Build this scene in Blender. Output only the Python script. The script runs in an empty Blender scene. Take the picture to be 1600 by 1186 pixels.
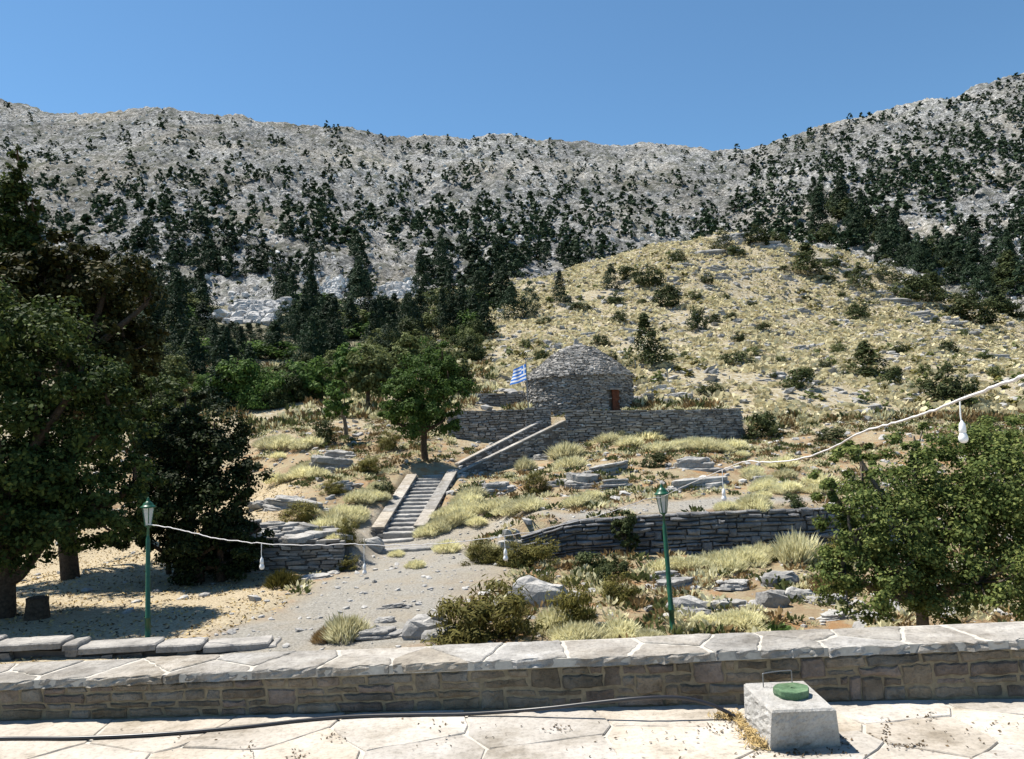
import bpy, math, random
import numpy as np
from mathutils import Vector, Matrix

# ------------------------------------------------------------------ camera, sky, sun, exposure
S = bpy.context.scene
COL = S.collection
F = 1250.0                      # focal length in pixels of the 1600 px wide photograph
PITCH, ROLL = math.radians(5.0), math.radians(2.3)
CAM = np.array([0.0, 0.0, 1.8])
_f = np.array([0, math.cos(PITCH), math.sin(PITCH)])
_r0 = np.array([1.0, 0, 0]); _u0 = np.array([0, -math.sin(PITCH), math.cos(PITCH)])
_u = _u0 * math.cos(ROLL) + _r0 * math.sin(ROLL)
_r = _r0 * math.cos(ROLL) - _u0 * math.sin(ROLL)
cd = bpy.data.cameras.new('camera'); cam = bpy.data.objects.new('camera', cd); COL.objects.link(cam)
cd.sensor_width = 36; cd.lens = 36 * F / 1600; cd.clip_start = 0.05; cd.clip_end = 6000
M = Matrix.Identity(4)
for i in range(3):
    M[i][0] = _r[i]; M[i][1] = _u[i]; M[i][2] = -_f[i]; M[i][3] = CAM[i]
cam.matrix_world = M
S.camera = cam

SUN_EL = math.radians(64); SUN_AZ = math.atan2(-0.92, 0.39)      # azimuth from +y towards +x
sun_dir = Vector((math.cos(SUN_EL) * math.sin(SUN_AZ), math.cos(SUN_EL) * math.cos(SUN_AZ), math.sin(SUN_EL)))
W = bpy.data.worlds.new('World'); S.world = W; W.use_nodes = True
nt = W.node_tree; bg = nt.nodes['Background']
sk = nt.nodes.new('ShaderNodeTexSky'); sk.sky_type = 'NISHITA'; sk.sun_disc = False
sk.sun_elevation = SUN_EL; sk.sun_rotation = SUN_AZ
sk.altitude = 1200; sk.air_density = 1.0; sk.dust_density = 0.0; sk.ozone_density = 5.0
tint = nt.nodes.new('ShaderNodeMix'); tint.data_type = 'RGBA'; tint.blend_type = 'MULTIPLY'; tint.inputs[0].default_value = 1.0
tint.inputs[7].default_value = (0.90, 1.10, 1.06, 1)          # clear dry mountain air, the same all over the sky
nt.links.new(sk.outputs[0], tint.inputs[6]); nt.links.new(tint.outputs[2], bg.inputs[0]); bg.inputs[1].default_value = 0.08
ld = bpy.data.lights.new('sun', 'SUN'); ld.energy = 5.0; ld.angle = math.radians(0.5); ld.color = (1, 0.94, 0.84)
lo = bpy.data.objects.new('sun', ld); COL.objects.link(lo)
lo.rotation_euler = sun_dir.to_track_quat('Z', 'Y').to_euler()
S.view_settings.view_transform = 'Standard'; S.view_settings.look = 'None'
S.view_settings.exposure = 0.95; S.view_settings.gamma = 1.0
S.render.engine = 'CYCLES'
S.cycles.max_bounces = 5; S.cycles.diffuse_bounces = 2; S.cycles.glossy_bounces = 2; S.cycles.transmission_bounces = 3
S.cycles.transparent_max_bounces = 4; S.cycles.use_denoising = True

# ------------------------------------------------------------------ helpers
rng = np.random.default_rng(7)

def raydir(px, py):
    px = np.asarray(px, float); py = np.asarray(py, float)
    return _f + ((px - 800) / F)[..., None] * _r + ((593 - py) / F)[..., None] * _u

def at(px, py, d):
    """world point on the sight line of a pixel at ground distance d"""
    v = raydir(px, py); return CAM + v * (np.asarray(d, float) / v[..., 1])[..., None]

def project(p):
    q = np.asarray(p) - CAM; z = q @ _f
    return 800 + F * (q @ _r) / z, 593 - F * (q @ _u) / z

def _hash(ix, iy, seed):
    h = (ix.astype(np.int64) * 374761393 + iy.astype(np.int64) * 668265263 + seed * 1442695041) & 0xFFFFFFFF
    h = ((h ^ (h >> 13)) * 1274126177) & 0xFFFFFFFF
    return ((h ^ (h >> 16)) & 0xFFFF) / 65535.0

def vnoise(x, y, seed=0):
    ix = np.floor(x); iy = np.floor(y); fx = x - ix; fy = y - iy
    fx = fx * fx * (3 - 2 * fx); fy = fy * fy * (3 - 2 * fy)
    a = _hash(ix, iy, seed); b = _hash(ix + 1, iy, seed); c = _hash(ix, iy + 1, seed); d = _hash(ix + 1, iy + 1, seed)
    return (a * (1 - fx) + b * fx) * (1 - fy) + (c * (1 - fx) + d * fx) * fy

def fbm(x, y, wl, octs=4, seed=0, gain=0.5):
    x = np.asarray(x, float); y = np.asarray(y, float)
    s = 0; a = 1; n = 0; f = 1.0 / wl
    for o in range(octs):
        c, q = math.cos(0.7 * o + 0.3), math.sin(0.7 * o + 0.3)
        s = s + a * (vnoise((c * x - q * y) * f + 17.3 * o, (q * x + c * y) * f + 5.1 * o, seed + o) - 0.5); n += a; a *= gain; f *= 2.03
    return 2 * s / n

def sstep(a, b, x):
    t = np.clip((x - a) / (b - a), 0, 1); return t * t * (3 - 2 * t)

def mesh(name, V, T=None, Q=None, smooth=False, mi=None):
    me = bpy.data.meshes.new(name)
    V = np.asarray(V, np.float32).reshape(-1, 3)
    T = np.zeros((0, 3), np.int32) if T is None else np.asarray(T, np.int32).reshape(-1, 3)
    Q = np.zeros((0, 4), np.int32) if Q is None else np.asarray(Q, np.int32).reshape(-1, 4)
    me.vertices.add(len(V)); me.vertices.foreach_set('co', V.ravel())
    me.loops.add(T.size + Q.size); me.loops.foreach_set('vertex_index', np.concatenate([T.ravel(), Q.ravel()]))
    n = len(T) + len(Q); me.polygons.add(n)
    st = np.concatenate([np.arange(len(T)) * 3, T.size + np.arange(len(Q)) * 4]).astype(np.int32)
    me.polygons.foreach_set('loop_start', st)
    me.polygons.foreach_set('use_smooth', np.full(n, smooth))
    if mi is not None: me.polygons.foreach_set('material_index', np.asarray(mi, np.int32))
    me.update(calc_edges=True)
    return me

class MB:
    """collects pieces, builds one mesh object"""
    def __init__(s): s.v = []; s.t = []; s.q = []; s.n = 0
    def add(s, V, T=None, Q=None):
        V = np.asarray(V, float).reshape(-1, 3); s.v.append(V)
        if T is not None and len(T): s.t.append(np.asarray(T).reshape(-1, 3) + s.n)
        if Q is not None and len(Q): s.q.append(np.asarray(Q).reshape(-1, 4) + s.n)
        s.n += len(V); return s
    def mesh(s, name, smooth=False):
        return mesh(name, np.concatenate(s.v), np.concatenate(s.t) if s.t else None, np.concatenate(s.q) if s.q else None, smooth)
    def build(s, name, mat, parent=None, smooth=False):
        return ob(name, s.mesh(name, smooth), mat, parent)

def ob(name, me, mat=None, parent=None, loc=None, rot=None, scale=None):
    o = bpy.data.objects.new(name, me); COL.objects.link(o)
    if mat is not None and me is not None and len(me.materials) == 0:
        for m in (mat if isinstance(mat, (list, tuple)) else [mat]): me.materials.append(m)
    if parent is not None: o.parent = parent
    if loc is not None: o.location = [float(c) for c in loc]
    if rot is not None: o.rotation_euler = rot
    if scale is not None: o.scale = [float(c) for c in scale]
    return o

def tag(o, label, cat, group=None, kind=None):
    o['label'] = label; o['category'] = cat
    if group: o['group'] = group
    if kind: o['kind'] = kind
    return o

def empty(name, loc, label, cat, group=None):
    o = bpy.data.objects.new(name, None); COL.objects.link(o); o.location = [float(c) for c in loc]
    return tag(o, label, cat, group)

BQ = np.array([[0, 3, 2, 1], [4, 5, 6, 7], [0, 1, 5, 4], [1, 2, 6, 5], [2, 3, 7, 6], [3, 0, 4, 7]])

def box8(c, ax, ay, az, jit=0.0):
    """box from centre and half axes, corners jittered"""
    c = np.asarray(c, float); ax, ay, az = (np.asarray(a, float) for a in (ax, ay, az))
    sg = np.array([[-1, -1, -1], [1, -1, -1], [1, 1, -1], [-1, 1, -1], [-1, -1, 1], [1, -1, 1], [1, 1, 1], [-1, 1, 1]], float)
    if jit: sg = sg * (1 + rng.uniform(-jit, jit * 0.4, (8, 3)))
    return c + sg[:, :1] * ax + sg[:, 1:2] * ay + sg[:, 2:] * az

def tube(P, R, n=8, cap=True):
    P = np.asarray(P, float); R = np.broadcast_to(np.asarray(R, float), (len(P),))
    V = []
    ref = np.array([0.13, 0.21, 1.0]); 
    for i in range(len(P)):
        t = P[min(i + 1, len(P) - 1)] - P[max(i - 1, 0)]; t = t / (np.linalg.norm(t) + 1e-9)
        if abs(t @ ref) > 0.97 * np.linalg.norm(ref): ref = np.array([1.0, 0.1, 0.1])
        a = np.cross(ref, t); a /= np.linalg.norm(a); b = np.cross(t, a)
        an = np.arange(n) * 2 * math.pi / n
        V.append(P[i] + R[i] * (np.cos(an)[:, None] * a + np.sin(an)[:, None] * b))
    V = np.concatenate(V); Q = []
    for i in range(len(P) - 1):
        for k in range(n):
            k2 = (k + 1) % n; Q.append([i * n + k, i * n + k2, (i + 1) * n + k2, (i + 1) * n + k])
    T = []
    if cap:
        m = len(V); V = np.concatenate([V, P[:1], P[-1:]])
        for k in range(n):
            k2 = (k + 1) % n; T.append([m, k2, k]); T.append([m + 1, (len(P) - 1) * n + k, (len(P) - 1) * n + k2])
    return V, T, Q

def lathe(prof, n=16, c=(0, 0, 0)):
    """profile of (radius, z)"""
    P = np.array(prof, float); an = np.arange(n) * 2 * math.pi / n
    V = np.concatenate([np.stack([r * np.cos(an), r * np.sin(an), np.full(n, z)], 1) for r, z in P]) + np.asarray(c, float)
    Q = [[i * n + k, i * n + (k + 1) % n, (i + 1) * n + (k + 1) % n, (i + 1) * n + k] for i in range(len(P) - 1) for k in range(n)]
    return V, None, Q

def smoothpath(P, k=6):
    """Catmull-Rom through the points"""
    P = np.asarray(P, float); out = []
    for i in range(len(P) - 1):
        p0 = P[max(i - 1, 0)]; p1 = P[i]; p2 = P[i + 1]; p3 = P[min(i + 2, len(P) - 1)]
        for t in np.arange(k) / k:
            out.append(0.5 * (2 * p1 + (p2 - p0) * t + (2 * p0 - 5 * p1 + 4 * p2 - p3) * t * t + (3 * p1 - p0 - 3 * p2 + p3) * t ** 3))
    out.append(P[-1]); return np.array(out)

ORD = 'first second third fourth fifth sixth seventh eighth ninth tenth eleventh twelfth thirteenth fourteenth fifteenth sixteenth seventeenth eighteenth nineteenth twentieth twenty-first twenty-second twenty-third twenty-fourth twenty-fifth twenty-sixth twenty-seventh twenty-eighth twenty-ninth thirtieth'.split() + ['thirty-' + w for w in 'first second third fourth fifth sixth seventh eighth ninth'.split()] + ['fortieth'] + ['forty-' + w for w in 'first second third fourth fifth sixth seventh eighth ninth'.split()]
def place_words(px):
    for lim, w in ((0, 'left of the pointed treetop'), (60, 'around the pointed treetop'), (125, 'right of the pointed treetop'), (190, 'above the left edge trees'), (330, 'above the dark oak'), (460, 'around the broad pale crag'), (560, 'left of the stair tree'), (660, 'above the stair tree'), (780, 'left above the flag'), (900, 'above the hut'), (1010, 'right above the hut'), (1120, 'left of the hilltop'), (1240, 'above the hilltop'), (1340, 'right of the hilltop'), (1440, 'above the hill shoulder'), (1530, 'above the hanging bulb')):
        if px < lim: return w
    return 'by the right edge'
def rank_labels(most=48):
    """things that share a label are told apart by their order from the left of the photograph"""
    by = {}
    for o in S.objects:
        if o.parent is None and '@' in o.get('label', ''): o['label'] = o['label'].replace('@', place_words(float(project(np.array(o.location))[0])))
    for o in S.objects:
        if o.parent is None and 'label' in o: by.setdefault(o['label'], []).append(o)
    for lab, os_ in by.items():
        if 1 < len(os_) <= most:
            os_.sort(key=lambda o: float(project(np.array(o.location))[0]))
            for i, o in enumerate(os_): o['label'] = lab + ', ' + ('leftmost' if i == 0 else 'rightmost' if i == len(os_) - 1 else ORD[i] + ' from left')

# ------------------------------------------------------------------ materials
def newmat(name, rough=0.9, spec=0.15):
    m = bpy.data.materials.new(name); m.use_nodes = True
    b = m.node_tree.nodes['Principled BSDF']; b.inputs['Roughness'].default_value = rough
    b.inputs['Specular IOR Level'].default_value = spec
    return m, m.node_tree, b

def N(nt, t, **kw):
    n = nt.nodes.new(t)
    for k, v in kw.items():
        if k in n.inputs.keys(): n.inputs[k].default_value = v
        else: setattr(n, k, v)
    return n

def noise(nt, co, scale, detail=4, rough=0.55, w=0):
    n = N(nt, 'ShaderNodeTexNoise'); n.inputs['Scale'].default_value = scale; n.inputs['Detail'].default_value = detail
    n.inputs['Roughness'].default_value = rough
    nt.links.new(co, n.inputs['Vector']); return n.outputs['Fac']

def ramp(nt, fac, stops):
    r = N(nt, 'ShaderNodeValToRGB'); e = r.color_ramp.elements
    while len(e) < len(stops): e.new(0.5)
    for el, (p, c) in zip(e, stops):
        el.position = p; el.color = (c, c, c, 1) if isinstance(c, (int, float)) else (*c, 1)
    nt.links.new(fac, r.inputs[0]); return r.outputs[0]

def mix(nt, fac, a, b, mode='MIX'):
    m = N(nt, 'ShaderNodeMix', data_type='RGBA', blend_type=mode)
    for sock, v in ((m.inputs[0], fac), (m.inputs[6], a), (m.inputs[7], b)):
        if isinstance(v, (int, float)): sock.default_value = v
        elif isinstance(v, tuple): sock.default_value = (*v, 1)
        else: nt.links.new(v, sock)
    return m.outputs[2]

def math_(nt, op, a, b=0.0):
    m = N(nt, 'ShaderNodeMath', operation=op)
    for s, v in ((m.inputs[0], a), (m.inputs[1], b)):
        if isinstance(v, (int, float)): s.default_value = v
        else: nt.links.new(v, s)
    return m.outputs[0]

def bump(nt, b, h, dist, strength=1.0):
    n = N(nt, 'ShaderNodeBump'); n.inputs['Distance'].default_value = dist; n.inputs['Strength'].default_value = strength
    nt.links.new(h, n.inputs['Height']); nt.links.new(n.outputs[0], b.inputs['Normal'])

def coords(nt, world=True):
    if world: return N(nt, 'ShaderNodeNewGeometry').outputs['Position']
    return N(nt, 'ShaderNodeTexCoord').outputs['Object']

def stone_mat(name, dark, mid, light, s1, s2, bumpd, per='island', tint=None, rough=0.92, spread=0.35, stain=False):
    """weathered stone: piece to piece differences, mottling, fine relief"""
    m, nt, b = newmat(name, rough); co = coords(nt)
    n1 = noise(nt, co, s1, 5, 0.62); n2 = noise(nt, co, s2, 6, 0.7)
    base = ramp(nt, n1, [(0.3, dark), (0.5, mid), (0.7, light)])
    g = N(nt, 'ShaderNodeNewGeometry').outputs['Random Per Island'] if per == 'island' else N(nt, 'ShaderNodeObjectInfo').outputs['Random']
    v = math_(nt, 'ADD', math_(nt, 'MULTIPLY', g, spread), 1 - spread * 0.55)
    vv = N(nt, 'ShaderNodeCombineColor'); [nt.links.new(v, vv.inputs[i]) for i in range(3)]
    base = mix(nt, 1.0, base, vv.outputs[0], 'MULTIPLY')
    if tint:
        t = ramp(nt, math_(nt, 'FRACT', math_(nt, 'MULTIPLY', g, 7.31)), [(0.0, (1, 1, 1))] + tint)
        base = mix(nt, 1.0, base, t, 'MULTIPLY')
    if stain:   # old water marks, lichen and dirt
        base = mix(nt, 1.0, base, ramp(nt, noise(nt, co, 1.7, 7, 0.72), [(0.34, (.60, .57, .52)), (0.46, (.9, .885, .86)), (0.6, (1.0, 1.0, 1.0))]), 'MULTIPLY')
        base = mix(nt, ramp(nt, noise(nt, co, 11, 5, 0.7), [(0.60, 0.0), (0.68, 0.45)]), base, (.16, .15, .125))
    sp = ramp(nt, n2, [(0.32, 0.62), (0.5, 1.0), (0.75, 1.15)])
    base = mix(nt, 0.8, base, sp, 'MULTIPLY')
    nt.links.new(base, b.inputs['Base Color'])
    bump(nt, b, math_(nt, 'ADD', n2, n1), bumpd)
    return m

def leaf_mat(name, c1, c2, c3, trans=0.25, wl=0.5, rough=0.65, spec=0.1):
    """foliage: leaf to leaf and clump to clump differences, some light passing through"""
    m, nt, b = newmat(name, rough, spec); co = coords(nt)
    n1 = noise(nt, co, wl, 3, 0.6)
    ri = N(nt, 'ShaderNodeNewGeometry').outputs['Random Per Island']; oi = N(nt, 'ShaderNodeObjectInfo').outputs['Random']
    f = math_(nt, 'ADD', math_(nt, 'MULTIPLY', ri, 0.45), math_(nt, 'MULTIPLY', n1, 0.55))
    base = ramp(nt, f, [(0.15, c1), (0.48, c2), (0.8, c3)])
    v = math_(nt, 'ADD', math_(nt, 'MULTIPLY', oi, 0.5), 0.75)
    vv = N(nt, 'ShaderNodeCombineColor'); [nt.links.new(v, vv.inputs[i]) for i in range(3)]
    base = mix(nt, 1.0, base, vv.outputs[0], 'MULTIPLY')
    nt.links.new(base, b.inputs['Base Color'])
    tr = N(nt, 'ShaderNodeBsdfTranslucent'); nt.links.new(base, tr.inputs[0])
    ms = N(nt, 'ShaderNodeMixShader'); ms.inputs[0].default_value = trans
    nt.links.new(b.outputs[0], ms.inputs[1]); nt.links.new(tr.outputs[0], ms.inputs[2])
    nt.links.new(ms.outputs[0], nt.nodes['Material Output'].inputs[0])
    return m

def plain(name, col, rough=0.6, spec=0.3, metal=0.0, var=0.15, scale=12, bumpd=0.0):
    m, nt, b = newmat(name, rough, spec); co = coords(nt); b.inputs['Metallic'].default_value = metal
    n1 = noise(nt, co, scale, 4)
    lo_ = tuple(c * (1 - var) for c in col); hi = tuple(min(1, c * (1 + var)) for c in col)
    nt.links.new(ramp(nt, n1, [(0.3, lo_), (0.7, hi)]), b.inputs['Base Color'])
    if bumpd: bump(nt, b, noise(nt, co, scale * 6, 4), bumpd)
    return m

MT = {}
MT['drystone'] = stone_mat('drystone', (0.18, 0.172, 0.164), (0.288, 0.276, 0.26), (0.392, 0.372, 0.348), 1.6, 14, 0.03, spread=0.75)
MT['shadedstone'] = stone_mat('shaded_drystone', (0.102, 0.102, 0.106), (0.178, 0.178, 0.183), (0.281, 0.276, 0.272), 1.6, 14, 0.04, spread=0.7)  # drystone copy, terrace wall's shade put into the darker colours
MT['crag'] = stone_mat('crag', (.34, .335, .33), (.52, .51, .50), (.66, .65, .635), .12, 1.1, 0.5, per='object', spread=.15)
MT['limestone'] = stone_mat('limestone', (0.206, 0.202, 0.198), (0.318, 0.31, 0.297), (0.43, 0.417, 0.396), 1.2, 9, 0.05, per='object')
MT['coping'] = stone_mat('coping', (0.241, 0.228, 0.211), (0.344, 0.327, 0.305), (0.447, 0.43, 0.404), 4.5, 26, 0.02, per='object', spread=0.35, stain=True,
                         tint=[(0.3, (1.0, .97, .93)), (0.6, (.9, .92, .95)), (0.85, (.98, .93, .85))])
MT['flag'] = stone_mat('flagstone', (0.336, 0.307, 0.269), (0.42, 0.386, 0.344), (0.479, 0.445, 0.403), 2.4, 26, 0.006, per='object', spread=0.22, stain=True,
                       tint=[(0.4, (1.0, .97, .92)), (0.7, (.95, .97, 1.0))])
MT['rubble'] = stone_mat('rubble', (0.135, 0.113, 0.0855), (0.211, 0.18, 0.144), (0.288, 0.257, 0.216), 4.5, 24, 0.03, per='object', spread=0.5,
                         tint=[(0.2, (.98, .88, .74)), (0.4, (.85, .92, 1.0)), (0.6, (1, .95, .86)), (0.8, (.95, .88, .9))])
MT['mortar'] = plain('mortar', (0.42, 0.395, 0.353), 0.95, 0.1, 0, 0.15, 30, 0.004)
MT['wallmortar'] = plain('wall_mortar', (.225, .185, .125), 0.95, 0.1, 0, 0.25, 20, 0.006)
MT['recess'] = plain('recess', (.13, .12, .11), 1.0, 0.05, 0, 0.3, 4)
MT['concrete'] = stone_mat('concrete', (.36, .35, .335), (.45, .44, .425), (.53, .52, .505), 8, 60, 0.016, per='object', spread=.05, stain=True)
MT['greenpaint'] = plain('green_paint', (.008, .072, .036), 0.38, 0.5, 0, 0.3, 9)
MT['lid'] = stone_mat('lid_paint', (.07, .13, .075), (.115, .20, .115), (.19, .27, .17), 12, 60, 0.003, per='object', spread=.05, stain=True)
MT['hose'] = plain('hose', (.018, .018, .022), 0.35, 0.5)
MT['wire'] = plain('wire', (.22, .22, .22), 0.4, 0.5, 0.7)
MT['white'] = plain('white_plastic', (.78, .78, .78), 0.4, 0.5, 0, 0.03)
MT['cable'] = plain('pale_cable', (.62, .6, .6), 0.6, 0.3, 0, 0.1, 30)
MT['bark'] = plain('bark', (.085, .062, .045), 0.95, 0.1, 0, 0.45, 14, 0.03)
MT['greybark'] = plain('grey_bark', (.2, .17, .14), 0.95, 0.1, 0, 0.4, 14, 0.03)
MT['rust'] = plain('rust', (.12, .042, .022), 0.85, 0.2, 0, 0.3, 5)
MT['blue'] = leaf_mat('flag_blue', (.045, .18, .60), (.05, .2, .64), (.055, .22, .68), 0.5, 2)
MT['cloth'] = leaf_mat('flag_white', (.78, .8, .82), (.8, .82, .84), (.82, .84, .86), 0.5, 2)
MT['straw'] = leaf_mat('straw', (0.255, 0.17, 0.068), (0.425, 0.315, 0.145), (0.527, 0.425, 0.238), 0.15, 8)
MT['litter'] = leaf_mat('litter', (.03, .022, .015), (.07, .05, .03), (.16, .11, .06), 0.0, 8)
MT['leaf_left'] = leaf_mat('leaf_left', (.011, .021, .007), (.028, .048, .013), (.105, .13, .034), 0.25, 0.9)
MT['leaf_brown'] = leaf_mat('leaf_brown', (.014, .02, .006), (.034, .04, .011), (.10, .085, .024), 0.2, 0.8)
MT['leaf_oak'] = leaf_mat('leaf_oak', (.008, .015, .006), (.018, .03, .010), (.05, .066, .02), 0.15, 0.9)
MT['leaf_green'] = leaf_mat('leaf_green', (.028, .055, .014), (.062, .115, .027), (.14, .21, .052), 0.33, 0.7)
MT['leaf_olive'] = leaf_mat('leaf_olive', (.045, .06, .022), (.095, .115, .042), (.18, .2, .078), 0.3, 0.7)
MT['leaf_pear'] = leaf_mat('leaf_pear', (.028, .046, .013), (.072, .10, .027), (.19, .21, .065), 0.32, 1.3)
MT['conifer'] = leaf_mat('conifer', (.010, .020, .012), (.022, .040, .021), (.045, .070, .032), 0.15, 0.35)
MT['hillshrub'] = leaf_mat('hill_shrub', (.022, .034, .014), (.045, .06, .022), (.085, .095, .035), 0.2, 0.5)
MT['broom'] = leaf_mat('broom', (.055, .055, .014), (.115, .107, .027), (.2, .17, .05), 0.2, 1.2)
MT['pale'] = leaf_mat('pale_tussock', (.39, .35, .18), (.64, .605, .37), (.78, .755, .52), 0.36, 1.1)
MT['hilltuft'] = leaf_mat('hill_tuft', (.25, .21, .12), (.53, .475, .295), (.72, .67, .45), 0.3, 1.1)
MT['dry'] = leaf_mat('dry_tuft', (0.145, 0.0892, 0.0382), (0.272, 0.187, 0.085), (0.391, 0.289, 0.153), 0.2, 0.9)

# ------------------------------------------------------------------ the shape of the land
def P2(px, py, d):
    p = at(px, py, d); return p[0], p[1]

STEPS = []      # polyline in plan, height, ramp width: the ground jumps up behind a retaining wall
def seg_side(x, y, pts):
    """signed distance across a polyline (positive beyond it) and how far along it one is"""
    best = np.full(np.shape(x), 1e9); sd = np.zeros(np.shape(x)); L = 0; tot = sum(np.hypot(b[0] - a[0], b[1] - a[1]) for a, b in zip(pts, pts[1:])); al = np.zeros(np.shape(x))
    for a, b in zip(pts, pts[1:]):
        dx, dy = b[0] - a[0], b[1] - a[1]; l = math.hypot(dx, dy)
        t = ((x - a[0]) * dx + (y - a[1]) * dy) / (l * l); tc = np.clip(t, 0, 1)
        d = np.hypot(x - a[0] - tc * dx, y - a[1] - tc * dy)
        s = (-(x - a[0]) * dy + (y - a[1]) * dx) / l
        k = d < best; best = np.where(k, d, best); sd = np.where(k, np.where(s > 0, d, -d), sd); al = np.where(k, L + np.clip(t, -1, 2) * l, al); L += l
    return sd, al, tot

def stepf(x, y):
    z = np.zeros(np.shape(x))
    for pts, h, w, reach, soft in STEPS:
        sd, al, tot = seg_side(x, y, pts)
        e = sstep(-soft, soft * 0.3, al) * (1 - sstep(tot - soft * 0.3, tot + soft, al))
        z = z + h * sstep(0.0, w, sd) * (1 - sstep(reach * 0.5, reach, sd)) * e
    return z

TW = [P2(815, 868, 26.0), P2(900, 866, 25.8), P2(1060, 865, 25.6), P2(1300, 852, 25.8), P2(1420, 850, 26.0)]        # dry stone terrace wall
HW = [P2(700, 690, 48.2), P2(825, 690, 47.4), P2(885, 690, 46.0), P2(1065, 690, 45.2), P2(1163, 685, 48.6)]         # wall of the hut's platform
RW = [P2(330, 905, 26.4), P2(535, 880, 26.4)]
STEPS += [([(x, y + 0.25) for x, y in TW], 1.15, 0.35, 7.0, 2.0), ([(x, y + 0.3) for x, y in HW], 1.75, 0.4, 14.0, 1.5),
          ([(x, y + 0.2) for x, y in RW], 0.9, 0.3, 4.0, 1.0)]

CP = [(231, 1006, 17.5), (0, 1000, 17.5), (-200, 1000, 18), (430, 1012, 16.5), (650, 1004, 16), (850, 1003, 16), (1051, 995, 17), (1300, 985, 17), (1500, 980, 17), (1800, 975, 18),
      (120, 935, 23), (0, 950, 21), (300, 915, 25), (600, 925, 21.5), (480, 908, 24.3), (700, 880, 25), (620, 838, 31), (800, 888, 24.3), (950, 885, 24), (1150, 945, 19), (1100, 900, 22.5),
      (1250, 900, 22.5), (1450, 900, 22), (1750, 900, 22), (860, 868, 25.8), (1060, 866, 25.4), (1300, 853, 25.7), (880, 814, 26.6), (1060, 800, 26.6), (1290, 790, 27),
      (150, 890, 32), (250, 868, 37), (40, 895, 33), (-200, 880, 35), (480, 848, 27.5), (400, 800, 31), (560, 800, 32.5), (500, 748, 36.5), (420, 705, 44), (560, 690, 43.5), (663, 716, 40.5),
      (450, 645, 55), (580, 640, 53), (690, 640, 56), (400, 600, 68), (250, 620, 62), (60, 640, 58), (-200, 640, 60), (600, 540, 90), (450, 530, 95), (300, 510, 100), (100, 480, 110), (-250, 440, 120),
      (700, 733, 40), (585, 828, 31.8), (660, 820, 31.6), (720, 735, 38.6), (640, 750, 38), (722, 757, 39.2), (760, 746, 40.6), (800, 729, 42), (850, 709, 43.9), (950, 693, 44.6), (1100, 690, 45), (1170, 684, 47.5), (780, 640, 51), (900, 640, 52), (1050, 640, 51),
      (740, 805, 31.5), (900, 780, 30.3), (900, 738, 35.5), (1050, 740, 34.5), (1200, 760, 31), (1200, 712, 40), (1350, 705, 40), (1500, 725, 37), (1800, 725, 37),
      (820, 600, 63), (1000, 600, 63), (1120, 602, 62), (1250, 640, 54), (1400, 640, 54), (1650, 650, 52), (900, 540, 78), (1050, 540, 78), (1250, 560, 74), (1450, 560, 74), (1650, 570, 72),
      (740, 528, 86), (860, 478, 100), (1000, 425, 115), (1140, 368, 130), (1220, 376, 130), (1330, 402, 128), (1450, 466, 118), (1600, 540, 100), (1800, 600, 88), (1150, 440, 108), (1300, 470, 106)]
cx, cy, cz = [], [], []
for p in CP:
    q = at(*p); cx.append(q[0]); cy.append(q[1]); cz.append(q[2])
for x in np.linspace(-24, 24, 7): cx.append(x); cy.append(7.0); cz.append(-2.35); cx.append(x * 1.3); cy.append(-15); cz.append(-2.6)
for px, z in ((900, 21), (1050, 20), (1200, 18), (1350, 16), (1500, 14), (1750, 10), (700, 24), (450, 27), (150, 27), (-250, 27)):
    q = at(px, 500, 180); cx.append(q[0]); cy.append(q[1]); cz.append(z + 1.8)
cx, cy, cz = map(np.array, (cx, cy, cz))
def _U(r2): return np.where(r2 < 1e-9, 0, r2 * np.log(np.maximum(r2, 1e-9)) * 0.5)
_n = len(cx); A = np.zeros((_n + 3, _n + 3))
A[:_n, :_n] = _U((cx[:, None] - cx) ** 2 + (cy[:, None] - cy) ** 2) + np.eye(_n) * 6.0
A[:_n, _n] = 1; A[:_n, _n + 1] = cx; A[:_n, _n + 2] = cy; A[_n:, :_n] = A[:_n, _n:].T
_w = np.linalg.solve(A, np.concatenate([cz - stepf(cx, cy), [0, 0, 0]]))
def near_z(x, y):
    z = _w[_n] + _w[_n + 1] * x + _w[_n + 2] * y
    for i in range(_n): z = z + _w[i] * _U((x - cx[i]) ** 2 + (y - cy[i]) ** 2)
    return z + stepf(x, y)

RIDGE = np.array([(-700, 150), (-300, 140), (0, 160), (60, 172), (160, 178), (250, 169), (310, 180), (450, 190), (560, 201), (650, 216), (700, 217), (770, 210), (830, 216), (900, 227), (1000, 234), (1110, 243), (1165, 238), (1250, 214), (1330, 194), (1400, 170), (1500, 146), (1600, 120), (1900, 60), (2300, 40)], float)
DR = 760.0
_rq = at(RIDGE[:, 0], RIDGE[:, 1], DR); _ra = _rq[:, 0] / _rq[:, 1]
def far_z(x, y):
    d = np.maximum(y, 1.0); a = x / d
    zr = np.interp(a, _ra, _rq[:, 2]) + 3.5
    dr = DR + 40 * np.sin(a * 7 + 1) 
    z0 = 29.0 - 14 * sstep(0.0, 0.35, a)
    t = np.clip((d - 190) / (dr - 190), 0, 1)
    z = z0 + (zr * dr / DR - z0) * t ** 1.3
    return z - 0.35 * np.maximum(d - dr, 0)
def base_z(x, y):
    x = np.asarray(x, float); y = np.asarray(y, float)
    w = sstep(135, 215, y + 0.06 * x)
    zn = near_z(np.clip(x, -140, 140), np.clip(y, -30, 230)); zf = far_z(x, y)
    return zn * (1 - w) + zf * w
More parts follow.
